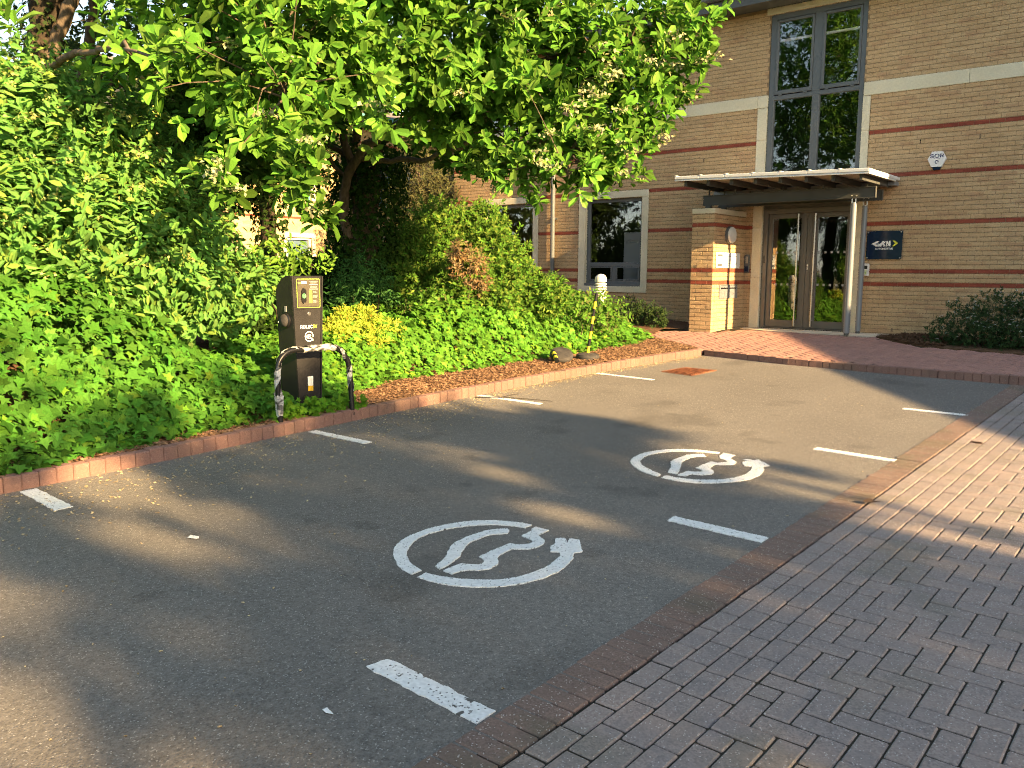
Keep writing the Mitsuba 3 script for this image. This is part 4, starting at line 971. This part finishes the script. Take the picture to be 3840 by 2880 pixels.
def tones(n, base, r, jit=.18, alt=None, palt=0.0):
    c = np.asarray(base, float)[None] * (1 + r.normal(0, jit, (n, 1))) * (1 + r.normal(0, .06, (n, 3)))
    if alt is not None:
        k = r.random(n) < palt; c[k] = np.asarray(alt) * (1 + r.normal(0, .15, (k.sum(), 1)))
    return np.clip(c, .004, .9)


def in_blobs(blobs, n, r, shell=.55, squash=1.0, jitter=.10):
    """points in the outer shell of a union of balls, and their outward directions"""
    B = np.array(blobs, float); w = B[:, 3] ** 2; k = r.choice(len(B), n, p=w / w.sum())
    d = unit(r.normal(0, 1, (n, 3))); q = B[k, :3] + d * (B[k, 3] * (shell + (1 - shell) * r.random(n) ** .6))[:, None] * np.array([1, 1, squash])
    q += r.normal(0, jitter, (n, 3)) * np.minimum(1, B[k, 3])[:, None]
    dist = np.stack([np.linalg.norm((q - b[:3]) / np.array([1, 1, squash]), axis=1) / b[3] for b in B], 1).min(1)
    ok = dist > shell - .18
    return q[ok], unit(d + [0, 0, .15])[ok], k[ok]


def sprays(q, a, nper, L, W, step, r, kind, base, open_=1.0, up=.6, jit=.2, alt=None, palt=0., droop=0., pair=False, tip=1.0):
    """a shoot at every point: nper leaves set round its axis"""
    n = len(q); a = unit(a + r.normal(0, .45, (n, 3)) + [0, 0, up * .5]); ref = unit(np.cross(a, r.normal(0, 1, (n, 3)))); bi = np.cross(a, ref)
    out = []
    tone = 1 + r.normal(0, jit * .8, n)
    for k in range(nper):
        ang = (k * 2.39996 + r.normal(0, .3, n)) if not pair else (np.pi * (k % 2) + r.normal(0, .25, n))
        fr = (nper - 1 - k) / max(nper - 1, 1)
        if pair: fr = (k // 2) / max((nper - 1) // 2, 1)
        spread = (open_ * (1.0 - .35 * fr if not pair else 1.0))
        side = np.cos(ang)[:, None] * ref + np.sin(ang)[:, None] * bi
        D = unit(side * spread + a * (1.0 if not pair else .55) * (0.35 + .9 * (1 - fr) if not pair else 1) + r.normal(0, .18, (n, 3)) + [0, 0, -droop])
        N = unit(a * .65 + np.array([.42, -.30, up * .75]) + r.normal(0, .33, (n, 3)))
        p = q + a * (step * (fr if pair else -fr) * nper * .5)[..., None] if np.ndim(step) else q + a * (step * (fr if pair else -fr))
        l = L * r.uniform(.5, 1.25, n); c = tones(n, base, r, jit * .6, alt, palt) * tone[:, None]
        out.append(leaves(p, D, N, l, l * W, kind, c))
    return join(out)


def join(ms):
    V, F, Cc, o = [], [], [], 0
    for v, f, c in ms: V.append(v); F.append(f + o); Cc.append(c); o += len(v)
    return np.vstack(V), np.vstack(F), np.clip(np.vstack(Cc), .003, .95)


def addveg(key, m, mat='leaf_mat', kind=None, label=None):
    used.add(key)
    scene[key] = mikit.ply((m[0], m[1]), mat, False, color=m[2])
    if kind or label: lab(key, label, kind=kind)


def puffs(q, size, r, base, mat='matte_leaf_mat', n=14):
    """flower heads: little upturned petals clustered on a flat-topped dome"""
    k = len(q); P_ = np.repeat(q, n, 0); s = np.repeat(size, n)
    off = r.normal(0, 1, (k * n, 3)) * s[:, None] * [.5, .5, .18]; D = unit(r.normal(0, 1, (k * n, 3)) + [0, 0, .3])
    return leaves(P_ + off, D, unit(np.array([.3, -.2, 1.]) + r.normal(0, .4, (k * n, 3))), s * .42, s * .34, 'quad', tones(k * n, base, r, .12))


def limb(key, pts, r0, r1, mat='bark_mat', n=9, wob=.02, seed=0):
    p = spline(pts, max(6, 5 * len(pts))); rr = np.random.default_rng(seed); p[1:-1] += rr.normal(0, wob, (len(p) - 2, 3)); rad = np.linspace(r0, r1, len(p)) * (1 + rr.normal(0, .05, len(p)))
    used.add(key); scene[key] = mikit.ply(MB().tube(p, rad, n).out(), mat, True)


def twigs(mb, q, anchors, r, rad=.008, frac=1.0):
    """thin branches that join shoots to the nearest point of the limbs"""
    A = np.asarray(anchors)
    for p in q:
        if r.random() > frac or np.sqrt(((A - p) ** 2).sum(1).min()) > 1.1: continue
        a = A[np.argmin(((A - p) ** 2).sum(1) + r.random(len(A)) * .9)]; m = (a + p) / 2 + r.normal(0, .06, 3) + [0, 0, .05]
        mb.tube(spline([a, m, p], 5), np.linspace(rad * 1.6, rad * .5, 5), 4, False)
    return mb


BL, BD = (0.112, 0.255, 0.034), (0.050, 0.105, 0.018)

# ---- the big flowering tree over the bays
FT = thing('flowering_tree', 'big broad-leaved tree with cream flower heads spreading over the bays, ivy on its trunk', 'tree')
crown = [(.17, -7.15, 3.78, .42), (-.15, -7.27, 3.56, .55), (-.22, -7.42, 3.06, .45), (-.39, -7.78, 2.62, .42), (-.48, -8.41, 2.34, .38), (-.91, -8.72, 2.25, .30), (-1.3, -8.48, 2.72, .6), (-.79, -7.91, 3.05, .8), (-.67, -7.68, 3.85, .95), (-1.01, -8.46, 3.55, 1.), (-1.5, -8.99, 3.85, 1.1), (-1.62, -8.87, 3.2, .75), (-1.96, -9.34, 3.57, 1.),
         (-2.0, -10.16, 3.54, 1.), (-1.66, -10.29, 3.12, .42), (-1.93, -10.86, 3.42, .85), (-1.69, -11.14, 2.8, .5), (-2.28, -11.29, 3.23, .8)]
back = [(-3.86, -6.84, 3.39, .7), (-3.96, -6.15, 3.0, .5), (-4.9, -8.7, 3.35, .8), (-5.42, -9.3, 3.3, 1.0), (-5.4, -9.9, 3.7, .8), (-5.0, -9.9, 2.9, .55), (-5.56, -8.73, 3.3, .75)]
upper = [(-2.05, -10.83, 4.63, 1.3), (-1.56, -9.58, 4.91, 1.4), (-.87, -8.27, 4.94, 1.3), (-.19, -7.07, 4.68, .8), (-2.9, -11.0, 4.35, .9), (-2.23, -9.56, 6.18, 1.4), (-1.8, -8.0, 6.3, 1.3), (-3.43, -10.35, 6.3, 1.4), (-3.2, -7.6, 5.2, 1.3), (-4.8, -9.2, 5.2, 1.4), (-3.4, -8.6, 7.2, 1.2), (-4.9, -8.6, 7.3, 1.4), (-3.7, -7.8, 7.9, 1.1), (-4.2, -9.6, 8.3, 1.2), (-5.6, -9.4, 6.6, 1.4), (-5.8, -8.2, 5.2, 1.3)]
hang = [(-1.46, -11.85, 1.99, .20), (-1.3, -11.26, 1.94, .2), (-1.29, -11.04, 1.69, .14), (-1.2, -11.33, 2.17, .18), (-1.52, -11.46, 2.3, .22), (-.69, -8.77, 1.95, .14), (-.8, -10.77, 2.54, .2), (-.42, -7.9, 2.25, .2)]
r = np.random.default_rng(101)
qa, aa, _ = in_blobs(crown, 2300, r, .45); qb, ab, _ = in_blobs(back, 1300, r, .3); qc, ac, _ = in_blobs(upper, 4200, r, .3); qd, ad, _ = in_blobs(hang, 85, r, .1)
tip = lambda a: a + [.35, -.25, .1]
LM = dict(kind='oval', base=BL, open_=1.25, up=.75, jit=.34, alt=(.15, .27, .05), palt=.15)
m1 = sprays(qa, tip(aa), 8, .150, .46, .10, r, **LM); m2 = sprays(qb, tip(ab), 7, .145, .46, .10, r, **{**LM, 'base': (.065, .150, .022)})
m3 = sprays(qc, tip(ac), 7, .150, .46, .10, r, **LM); m4 = sprays(qd, tip(ad), 8, .155, .45, .10, r, **LM)
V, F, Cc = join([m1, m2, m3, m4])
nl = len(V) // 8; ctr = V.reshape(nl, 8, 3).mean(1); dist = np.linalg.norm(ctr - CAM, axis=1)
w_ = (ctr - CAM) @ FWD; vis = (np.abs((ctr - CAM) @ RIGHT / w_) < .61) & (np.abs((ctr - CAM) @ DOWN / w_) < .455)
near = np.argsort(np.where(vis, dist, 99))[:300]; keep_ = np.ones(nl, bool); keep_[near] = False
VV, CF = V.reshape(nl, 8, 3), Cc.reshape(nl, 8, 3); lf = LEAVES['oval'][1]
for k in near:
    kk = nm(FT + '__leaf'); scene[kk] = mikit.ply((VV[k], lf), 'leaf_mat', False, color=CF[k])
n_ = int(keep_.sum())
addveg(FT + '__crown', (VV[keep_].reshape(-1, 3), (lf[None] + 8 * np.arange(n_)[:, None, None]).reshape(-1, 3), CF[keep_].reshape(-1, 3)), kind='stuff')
sel_ = r.random(len(qa)) < np.where(qa[:, 0] > -.8, .11, .025)
fq = np.vstack([qa[sel_] + tip(aa)[sel_] * .08, qd[::14] + [.05, -.03, .05], qc[r.random(len(qc)) < .05]])
addveg(FT + '__flower_heads', puffs(fq, r.uniform(.08, .13, len(fq)), r, (.33, .34, .17), n=34), 'matte_leaf_mat', 'stuff')
limb(FT + '__trunk', [(-5.25, -7.2, -.1), (-5.15, -7.21, 1.39), (-5.12, -7.22, 2.14), (-5.04, -7.19, 2.7)], .24, .17, n=14, seed=1)
L_ = [[(-5.15, -7.24, 1.2), (-5.0, -7.72, 2.05), (-4.77, -7.81, 2.6), (-4.29, -7.92, 2.86), (-3.07, -8.14, 3.12), (-1.54, -8.2, 3.45), (-.4, -7.6, 3.6)],
      [(-5.04, -7.19, 2.61), (-4.75, -7.26, 3.11), (-4.03, -7.81, 3.57), (-2.91, -8.29, 4.1), (-1.2, -8.2, 4.8)],
      [(-5.1, -7.4, 2.2), (-4.86, -7.85, 3.05), (-4.54, -8.4, 3.54), (-3.21, -10.05, 3.58), (-2.0, -11.0, 3.3)],
      [(-5.07, -7.25, 2.7), (-4.69, -7.73, 3.36), (-3.69, -8.34, 4.0), (-2.55, -9.63, 4.49), (-2.2, -9.6, 6.)],
      [(-5.06, -7.2, 2.6), (-5.2, -8.3, 3.1), (-5.5, -9.6, 3.3), (-5.7, -10.4, 3.5)],
      [(-5.0, -7.6, 2.5), (-4.3, -8.8, 2.9), (-3.0, -10.0, 3.05), (-2.1, -10.8, 2.95), (-1.65, -11.1, 2.7)],
      [(-4.5, -7.85, 2.75), (-3.2, -7.7, 2.7), (-1.8, -8.1, 2.75), (-.7, -8.2, 2.5), (-.5, -8.5, 2.2)],
      [(-4.9, -7.3, 2.9), (-4.5, -6.9, 3.3), (-3.9, -6.6, 3.3)]]
for i, (pt, r0) in enumerate(zip(L_, (.085, .075, .06, .07, .05, .030, .04, .04))): limb(nm(FT + '__limb'), pt, r0, .014, n=8, seed=20 + i)
anch = np.vstack([spline(p, 24)[4:] for p in L_])
tb = MB(); twigs(tb, np.vstack([qa[::9], qb[::6], qd[::12]]), anch, r, .007)
part(FT, 'twigs', tb, 'bark_mat', True, kind='stuff')


def ivy_on(axis_pts, rad, n, r, base=BD, L=.065):
    p = spline(axis_pts, 40); t = r.integers(0, 40, n); ang = r.uniform(0, 2 * np.pi, n); d = np.stack([np.cos(ang), np.sin(ang), r.normal(0, .15, n)], 1)
    rr = rad * (.75 + .35 * meshkit.noise(np.stack([np.cos(ang) * 2, np.sin(ang) * 2, p[t, 2] * 2.5], -1), 3)) * r.uniform(.8, 1.12, n)
    q = p[t] + d * rr[:, None] + np.c_[r.normal(0, .03, (n, 2)), r.normal(0, .05, n)]
    D = unit(np.c_[r.normal(0, .6, (n, 2)), -np.ones(n)] + d * .35); l = L * r.uniform(.6, 1.3, n)
    return leaves(q, D, unit(d + r.normal(0, .3, (n, 3)) + [0, 0, .3]), l, l * .95, 'ivy', tones(n, base, r, .25))


addveg(FT + '__trunk_ivy', ivy_on([(-5.25, -7.2, 0), (-5.18, -7.22, 1.2), (-5.12, -7.2, 2.3), (-5.0, -7.1, 3.0)], .56, 8000, r, (.035, .08, .016)), kind='stuff')

# ---- second flowering tree at left, dark stems
F2 = thing('flowering_tree', 'dark many-stemmed tree at the left edge with sky between its stems', 'tree')
r = np.random.default_rng(103)
for i, (p, a, b, mt) in enumerate(([[(-5.0, -11.7, -.1), (-4.95, -11.74, 1.6), (-4.93, -11.76, 2.58), (-4.88, -11.82, 3.03), (-4.78, -11.8, 3.48), (-4.59, -11.91, 4.6)], .20, .13, 'dark_bark_mat'],
                                   [[(-4.90, -11.8, 3.0), (-4.63, -11.73, 3.52), (-4.34, -11.62, 3.98), (-4.0, -11.5, 4.8)], .075, .045, 'bark_mat'],
                                   [[(-5.3, -11.4, -.1), (-5.26, -11.34, 1.9), (-5.24, -11.32, 2.96), (-5.17, -11.28, 3.2), (-4.92, -11.24, 3.71), (-4.62, -11.22, 4.6)], .07, .05, 'bark_mat'],
                                   [[(-5.22, -11.3, 2.95), (-4.89, -11.18, 3.28), (-4.31, -10.86, 3.59), (-3.6, -10.7, 4.0)], .05, .02, 'dark_bark_mat'],
                                   [[(-4.93, -11.78, 2.9), (-5.0, -12.2, 3.3), (-4.9, -12.8, 3.7), (-4.7, -13.2, 4.5)], .09, .04, 'dark_bark_mat'],
                                   [[(-4.85, -11.82, 3.2), (-3.9, -12.3, 3.0), (-2.6, -12.3, 3.0), (-1.4, -12.6, 2.75), (-.7, -12.75, 2.6)], .045, .008, 'bark_mat'],
                                   [[(-4.9, -12.8, 3.6), (-3.2, -13.5, 3.2), (-1.4, -13.9, 2.8), (-.3, -13.8, 2.55)], .035, .008, 'bark_mat'])):
    limb(nm(F2 + ('__trunk' if i == 0 else '__limb')), p, a, b, mt, seed=60 + i)
addveg(F2 + '__trunk_ivy', ivy_on([(-5.0, -11.7, 1.6), (-4.93, -11.76, 2.58), (-4.88, -11.82, 3.03), (-4.78, -11.8, 3.48), (-4.62, -11.9, 4.5)], .23, 1500, r, (.040, .062, .022), .055), kind='stuff')
lb = [(-.68, -12.74, 2.62, .12), (-.28, -13.79, 2.54, .10), (-2.25, -12.23, 3.22, .32), (-2.76, -11.99, 2.98, .3), (-3.2, -12.2, 5.0, .8), (-3.0, -14.6, 4.6, .8), (-2.02, -12.05, 3.85, .5), (-4.0, -10.6, 5.6, 1.0), (-4.2, -12.9, 6.0, 1.2), (-5.6, -11.9, 6.0, 1.0), (-1.6, -12.5, 2.85, .12), (-2.4, -13.6, 3.1, .2)]
q1, a1, k1 = in_blobs(lb, 900, r, .3)
lb2 = [(-5.6, -11.7, 3.2, .28), (-5.4, -11.1, 3.05, .22), (-5.3, -12.2, 2.9, .28)]
q2, a2, _ = in_blobs(lb2, 60, r, .2)
q3 = np.array([(-.72, -12.72, 2.62), (-.60, -12.80, 2.68), (-.34, -13.78, 2.58), (-.22, -13.85, 2.52)]); a3 = np.array([(.3, -.3, .5)] * 4)
addveg(F2 + '__crown', join([sprays(q1, tip(a1), 7, .145, .46, .10, r, **LM), sprays(q2, a2, 6, .12, .48, .10, r, **{**LM, 'base': (.05, .085, .025)}), sprays(q3, a3, 8, .15, .46, .08, r, **LM)]), kind='stuff')
tb = MB(); tr = np.random.default_rng(5)
for k in range(26):
    a = np.array([-4.85, -11.8, 2.9]) + tr.normal(0, [.25, .25, .5]); b = a + tr.normal(0, [.35, .45, .3]) + [0, 0, .25]; tb.tube(spline([a, (a + b) / 2 + tr.normal(0, .06, 3), b], 6), np.linspace(.009, .003, 6), 4, False)
part(F2, 'twigs', tb, 'dark_bark_mat', True, kind='stuff')


# ---- shrubs
def shrub(base, label, cat, blobs, n, nper, L, W, kind, col, seed, shell=.5, open_=1.1, up=.5, step=.08, pair=False, alt=None, palt=0., flowers=None, stems=None, jit=.2, droop=.0, inner=None, squash=1.0):
    r = np.random.default_rng(seed); k = thing(base, label, cat)
    q, a, _ = in_blobs(blobs, n, r, shell, squash)
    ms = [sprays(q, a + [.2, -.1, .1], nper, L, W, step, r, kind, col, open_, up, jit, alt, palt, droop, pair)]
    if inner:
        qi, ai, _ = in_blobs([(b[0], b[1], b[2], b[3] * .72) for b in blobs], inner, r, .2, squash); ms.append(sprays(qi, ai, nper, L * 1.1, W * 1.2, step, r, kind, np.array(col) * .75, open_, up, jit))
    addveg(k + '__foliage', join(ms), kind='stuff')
    if flowers:
        fn, fs, fc, fm = flowers; s_ = np.argsort(-(a[:, 2] + a[:, 0] * .6 + r.normal(0, .35, len(a))))[:fn]
        addveg(k + '__flowers', puffs(q[s_] + unit(a[s_]) * fs * .6 + [0, 0, fs * .4], r.uniform(.7, 1.25, len(s_)) * fs, r, fc, n=fm), 'matte_leaf_mat', 'stuff')
    B = np.array(blobs); c = B[:, :2].mean(0)
    for i in range(stems or 4):
        b = B[r.integers(len(B))]; p0 = np.array([c[0] + r.normal(0, .12), c[1] + r.normal(0, .12), float(gz(*c)) + .05]); p1 = b[:3] + r.normal(0, .2, 3) * b[3]
        if p1[2] < p0[2] + .15: p1[2] = p0[2] + .25
        limb(nm(k + '__stem'), [p0, (p0 + p1) / 2 + r.normal(0, .06, 3), p1], .022, .006, 'dark_bark_mat', 6, .01, seed + i)
    return k


elder = [(-3.95, -12.45, 2.28, .92), (-3.91, -11.88, 2.42, .72), (-3.83, -11.38, 2.06, .72), (-3.64, -12.33, 1.56, 1.), (-3.58, -11.68, 1.4, .9), (-3.84, -10.9, 1.57, .6), (-3.88, -10.57, 1.23, .45), (-3.88, -13.06, 1.81, 1.2), (-3.33, -12.64, 1.05, .6), (-3.14, -12.18, .93, .45), (-3.64, -10.57, .8, .3), (-3.22, -11.42, .96, .5), (-3.76, -10.37, .93, .32), (-3.68, -10.06, 1.03, .2), (-3.7, -14.2, 1.7, 1.2)]
shrub('elder_shrub', 'tall elder shrub with pale flat flower heads filling the left side behind the ivy', 'shrub', elder, 6200, 7, .105, .46, 'oval', (.135, .300, .066), 201, .5, 1.2, .8, .16, True, flowers=(190, .085, (.40, .42, .13), 24), stems=9, alt=(.20, .32, .06), palt=.15, inner=1600)
spr = [(-3.72, -9.77, 1.42, .16), (-3.67, -9.35, 1.32, .14), (-3.70, -9.58, 1.30, .12), (-3.75, -10.0, 1.25, .16), (-3.55, -9.2, 1.22, .08)]
shrub('elder_shrub', 'thin elder shoot arching above and behind the charging post', 'shrub', spr, 55, 7, .09, .48, 'oval', (.155, .30, .045), 202, .1, 1.2, .8, .16, True, stems=3)
ever = [(-5.03, -5.64, 1.75, .68), (-4.28, -5.35, 1.45, .62), (-5.0, -6.3, 1.45, .58), (-3.72, -5.39, 1.03, .45), (-4.0, -6.31, .99, .48), (-4.88, -6.9, 1.12, .45), (-3.16, -5.34, .85, .36), (-4.3, -5.9, .8, .7), (-3.5, -5.9, .75, .4), (-4.6, -5.2, 1.95, .45)]
shrub('evergreen_shrub', 'rounded green shrub before the ground floor windows', 'shrub', ever, 5200, 8, .075, .44, 'small', (.105, .225, .032), 203, .5, 1.2, .35, .08, stems=6, alt=(.19, .27, .05), palt=.3, inner=1100)
shrub('withered_shrub', 'withered brown patch of shrub standing out among the green', 'shrub', [(-3.72, -6.50, 1.30, .30), (-3.66, -6.35, 1.08, .22), (-3.82, -6.6, 1.48, .2)], 300, 8, .07, .34, 'small', (.28, .215, .120), 204, .3, .9, .3, .08, stems=3, droop=.4, alt=(.26, .16, .075), palt=.3)
shrub('golden_shrub', 'small golden yellow shrub right behind the charging post', 'shrub', [(-3.60, -8.66, .52, .28), (-3.52, -9.05, .42, .25), (-3.48, -8.32, .40, .24), (-3.38, -8.75, .30, .28), (-3.66, -8.85, .66, .14)], 1050, 8, .062, .40, 'small', (.36, .46, .06), 205, .2, 1.3, .25, .08, stems=3, alt=(.46, .38, .06), palt=.12)
shrub('feathery_shrub', 'bluish green feathery leaved shrub above the golden one', 'shrub', [(-4.2, -8.16, 1.10, .28), (-4.1, -8.37, .86, .26), (-4.15, -7.9, .95, .2)], 300, 9, .06, .36, 'small', (.07, .18, .05), 206, .25, 1.2, .6, .20, True, stems=3)
hedge = [(-6.08, -8.44, .75, .75), (-6.18, -7.71, .85, .7), (-5.94, -9.13, .85, .6), (-6.24, -6.96, .95, .6), (-5.32, -9.12, .62, .6), (-5.38, -8.32, .79, .7), (-6.06, -6.73, .9, .65), (-5.39, -6.73, .83, .5), (-4.6, -9.6, .5, .5), (-4.7, -7.6, .6, .5), (-6.2, -9.9, .8, .7)]
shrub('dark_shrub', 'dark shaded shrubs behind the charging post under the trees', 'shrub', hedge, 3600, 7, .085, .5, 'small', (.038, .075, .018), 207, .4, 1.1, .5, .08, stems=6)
shrub('dark_shrub', 'low dark shrub at the foot of the wall left of the brick pier', 'shrub', [(-3.45, -1.5, .38, .28), (-3.8, -1.4, .40, .32), (-4.3, -1.2, .42, .35)], 420, 7, .06, .5, 'small', (.05, .085, .028), 208, .3, stems=3)
wf = [(1.80, -1.20, .50, .40), (2.18, -1.15, .58, .48), (2.55, -1.2, .42, .5), (1.50, -1.30, .30, .28), (2.03, -1.35, .28, .38), (2.89, -1.2, .55, .6), (2.5, -1.5, .3, .34)]
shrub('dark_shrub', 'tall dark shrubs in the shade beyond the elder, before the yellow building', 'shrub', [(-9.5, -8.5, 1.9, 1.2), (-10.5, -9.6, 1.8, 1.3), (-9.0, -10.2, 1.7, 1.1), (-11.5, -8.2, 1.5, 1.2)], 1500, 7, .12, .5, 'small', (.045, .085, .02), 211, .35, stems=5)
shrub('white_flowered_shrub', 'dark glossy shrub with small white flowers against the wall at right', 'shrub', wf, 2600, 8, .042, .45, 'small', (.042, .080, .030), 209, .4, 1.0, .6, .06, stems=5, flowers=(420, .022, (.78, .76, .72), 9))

# ---- ivy ground cover: leaves hanging on the face of two banks
def ivy_bed(label, y0, y1, n, r, L, base):
    y = r.uniform(y0, y1, n); d = r.random(n) ** .9 * 2.3 - .05; edge = ivy_front(y) + .10 * (meshkit.fbm(np.c_[y * 3.1, y * 0, y * 0 + 4], 3, 2) - .5) * 2
    x = edge - d; t = np.clip(d / 1.1, 0, 1); top = ivyH(y) * (t * t * (3 - 2 * t)) ** .8
    lump = meshkit.fbm(np.c_[x * 2.2, y * 2.2, y * 0], 3, 9); top = top * (.50 + .95 * lump) + .10 * np.clip(d / .12, .25, 1)
    z = gz(x, y) + .10 + top * (1 - .28 * r.random(n) ** 2) + r.normal(0, .028, n)
    e = .05; zz = lambda xx, yy: (lambda dd, tt: ivyH(yy) * (tt * tt * (3 - 2 * tt)) ** .8)(ivy_front(yy) - xx, np.clip((ivy_front(yy) - xx) / 1.1, 0, 1))
    gx, gy = (zz(x + e, y) - zz(x - e, y)) / (2 * e), (zz(x, y + e) - zz(x, y - e)) / (2 * e)
    N0 = unit(np.stack([-gx, -gy, np.ones(n)], 1)); N = unit(N0 + [.35, -.15, .25] + r.normal(0, .45, (n, 3)))
    D = np.stack([gx * 0 + .6, r.normal(0, .7, n), -.7 + r.normal(0, .25, n)], 1); D = unit(D - N * (D * N).sum(1, keepdims=True))
    l = L * r.uniform(.45, 1.45, n); patch = meshkit.fbm(np.c_[x * 1.1, y * 1.1, z], 3, 14)
    col = tones(n, base, r, .28) * (.60 + .8 * patch)[:, None]
    yl = r.random(n) < .06; col[yl] = col[yl] * [1.7, 1.25, 1.0]
    return leaves(np.stack([x, y, z], 1), D, N, l, l * .98, 'ivy', col)


r = np.random.default_rng(301)
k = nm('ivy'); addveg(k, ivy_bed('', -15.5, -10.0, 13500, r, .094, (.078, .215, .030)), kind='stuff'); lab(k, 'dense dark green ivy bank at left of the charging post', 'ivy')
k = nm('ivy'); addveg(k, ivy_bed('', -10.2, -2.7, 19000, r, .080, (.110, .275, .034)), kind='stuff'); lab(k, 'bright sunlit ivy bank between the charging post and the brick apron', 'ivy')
# ivy creeping over the kerb foot of the charging post
n = 260; y = r.uniform(-11.3, -10.25, n); x = -1.60 - np.abs(r.normal(0, .12, n)); z = gz(x, y) + .11 + np.abs(r.normal(0, .08, n)); l = .065 * r.uniform(.6, 1.3, n)
k = nm('ivy'); addveg(k, leaves(np.stack([x, y, z], 1), np.stack([r.normal(.3, .5, n), r.normal(0, .7, n), r.normal(-.4, .3, n)], 1), unit(np.array([.6, -.3, .7]) + r.normal(0, .35, (n, 3))), l, l, 'ivy', tones(n, (.12, .27, .024), r, .2)), kind='stuff'); lab(k, 'ivy sprigs around the feet of the charging post and its hoop', 'ivy')
# bramble tops rising out of the ivy
bram = [(-2.93, -4.22, .44, .2), (-2.83, -4.3, .68, .2), (-2.92, -4.45, .55, .28), (-2.78, -4.15, .50, .26), (-3.05, -4.75, .60, .28), (-3.75, -5.4, .72, .35), (-3.6, -4.7, .72, .35), (-3.5, -4.1, .62, .3), (-3.9, -6.3, .62, .3), (-3.4, -3.6, .48, .22), (-3.9, -7.2, .60, .35)]
shrub('bramble', 'loose bramble stems arching over the ivy near the bollard light', 'bramble', bram, 900, 6, .075, .55, 'small', (.11, .235, .035), 210, .3, 1.2, .7, .14, True, stems=9, alt=(.16, .19, .06), palt=.2)

# ---- trees farther back
def tree(base, label, trunk, r0, r1, blobs, n, nper, L, W, col, seed, limbs=3, mat='dark_bark_mat', kind='small', shell=.35, jit=.2, up=.5, ivy=None):
    r = np.random.default_rng(seed); k = thing(base, label, 'tree'); limb(k + '__trunk', trunk, r0, r1, mat, 10, .02, seed)
    B = np.array(blobs); top = np.array(trunk[-1])
    for i in range(limbs):
        b = B[i % len(B)]; limb(nm(k + '__limb'), [top - [0, 0, .3], (top + b[:3]) / 2 + r.normal(0, .15, 3), b[:3]], r1 * .7, .02, mat, 7, .03, seed + i)
    q, a, _ = in_blobs(blobs, n, r, shell)
    addveg(k + '__crown', sprays(q, a, nper, L, W, .1, r, kind, col, 1.2, up, jit), kind='stuff')
    if ivy: addveg(k + '__trunk_ivy', ivy_on(trunk, *ivy, r, (.035, .07, .016), .09), kind='stuff')
    return k


tree('ivy_clad_tree', 'dark ivy clad tree silhouetted before the sunlit yellow building', [(-10.1, -5.48, -.2), (-10.1, -5.48, 2.0), (-10.07, -5.5, 2.55), (-10.0, -5.69, 3.4)], .2, .12, [(-10.33, -5.95, 3.1, .85), (-9.65, -5.1, 3.9, 1.2), (-10.64, -6.38, 2.75, .55), (-10.04, -5.69, 4.2, 1.3), (-10.68, -6.62, 3.6, 1.2), (-10.2, -5.6, 5.8, 1.6), (-11.2, -8, 4.6, 1.7)], 3000, 7, .13, .55, (.035, .06, .017), 401, ivy=(.34, 1500))
tree('conifer', 'pale olive conifer between the ivy trunk and the office corner', [(-11.0, -.3, -.2), (-11, -.4, 2.5), (-11, -.45, 4.4)], .14, .05, [(-11.01, -.47, 3.5, .95), (-10.82, -.18, 2.7, .95), (-10.95, -.52, 4.2, .55), (-10.53, .03, 3.2, .7), (-11.22, -.6, 2.8, .75), (-10.9, -.3, 1.7, 1.0)], 2600, 8, .09, .30, (.12, .125, .055), 402, mat='bark_mat', jit=.25)
tree('background_tree', 'low dark tree mass behind the elder shrub at far left', [(-13.5, -11.5, -.4), (-13.5, -11.5, 1.5)], .25, .15, [(-13.5, -11.8, 2.0, 1.4), (-13.2, -13.8, 2.0, 1.5), (-13.2, -10.4, 1.2, 1.1), (-13.2, -12.8, 1.0, 1.5), (-13, -16, 2, 1.7), (-17, -10, 2.4, 1.9), (-18, -13, 2.2, 2.0), (-19, -7.5, 2.2, 1.9)], 2800, 7, .2, .6, (.045, .075, .02), 403)
# tall trees across the drive, out of frame at right, that dapple the car park
r = np.random.default_rng(77)
spots = []
XO = 21.0
for k in range(3600):
    yy, zz = r.uniform(-16.75, -10.4), r.uniform(4.2, 9.0)
    low = np.interp(yy, [-16.75, -15.95, -15.35], [5.6, 7.2, 9.2]) ; top = np.interp(yy, [-15, -13, -11.8, -10.6], [8.45, 8.3, 7.9, 7.2])
    if zz > low or zz > top: continue
    g_ = meshkit.fbm(np.array([yy * 2.0, zz * 1.5, 2.0]), 3, 6); thr = np.interp(yy, [-13.6, -12.6, -11.6, -10.6], [.41, .50, .58, .66]) + (.09 if zz < 6.1 else 0) + .06 * max(0, zz - 7.8)
    if g_ < thr: continue
    spots.append((r.normal(0, .7), yy, zz, r.uniform(.11, .22)))
half = [q for q in spots if q[1] > -13.6], [q for q in spots if q[1] <= -13.6]
for i, (cx, cy, lab_, sp_) in enumerate(((XO, -12.6, 'small shade tree out of frame across the drive, nearer the building', half[0]), (XO, -14.6, 'small shade tree out of frame across the drive, farther from the building', half[1]))):
    tree('shade_tree', lab_, [(cx, cy, -1.0), (cx + .1, cy, 2.5), (cx, cy, 4.6)], .16, .10, [(cx + a, b, c, d) for a, b, c, d in sp_], 3600, 7, .115, .55, (.06, .12, .02), 500 + i, limbs=10, shell=.1)
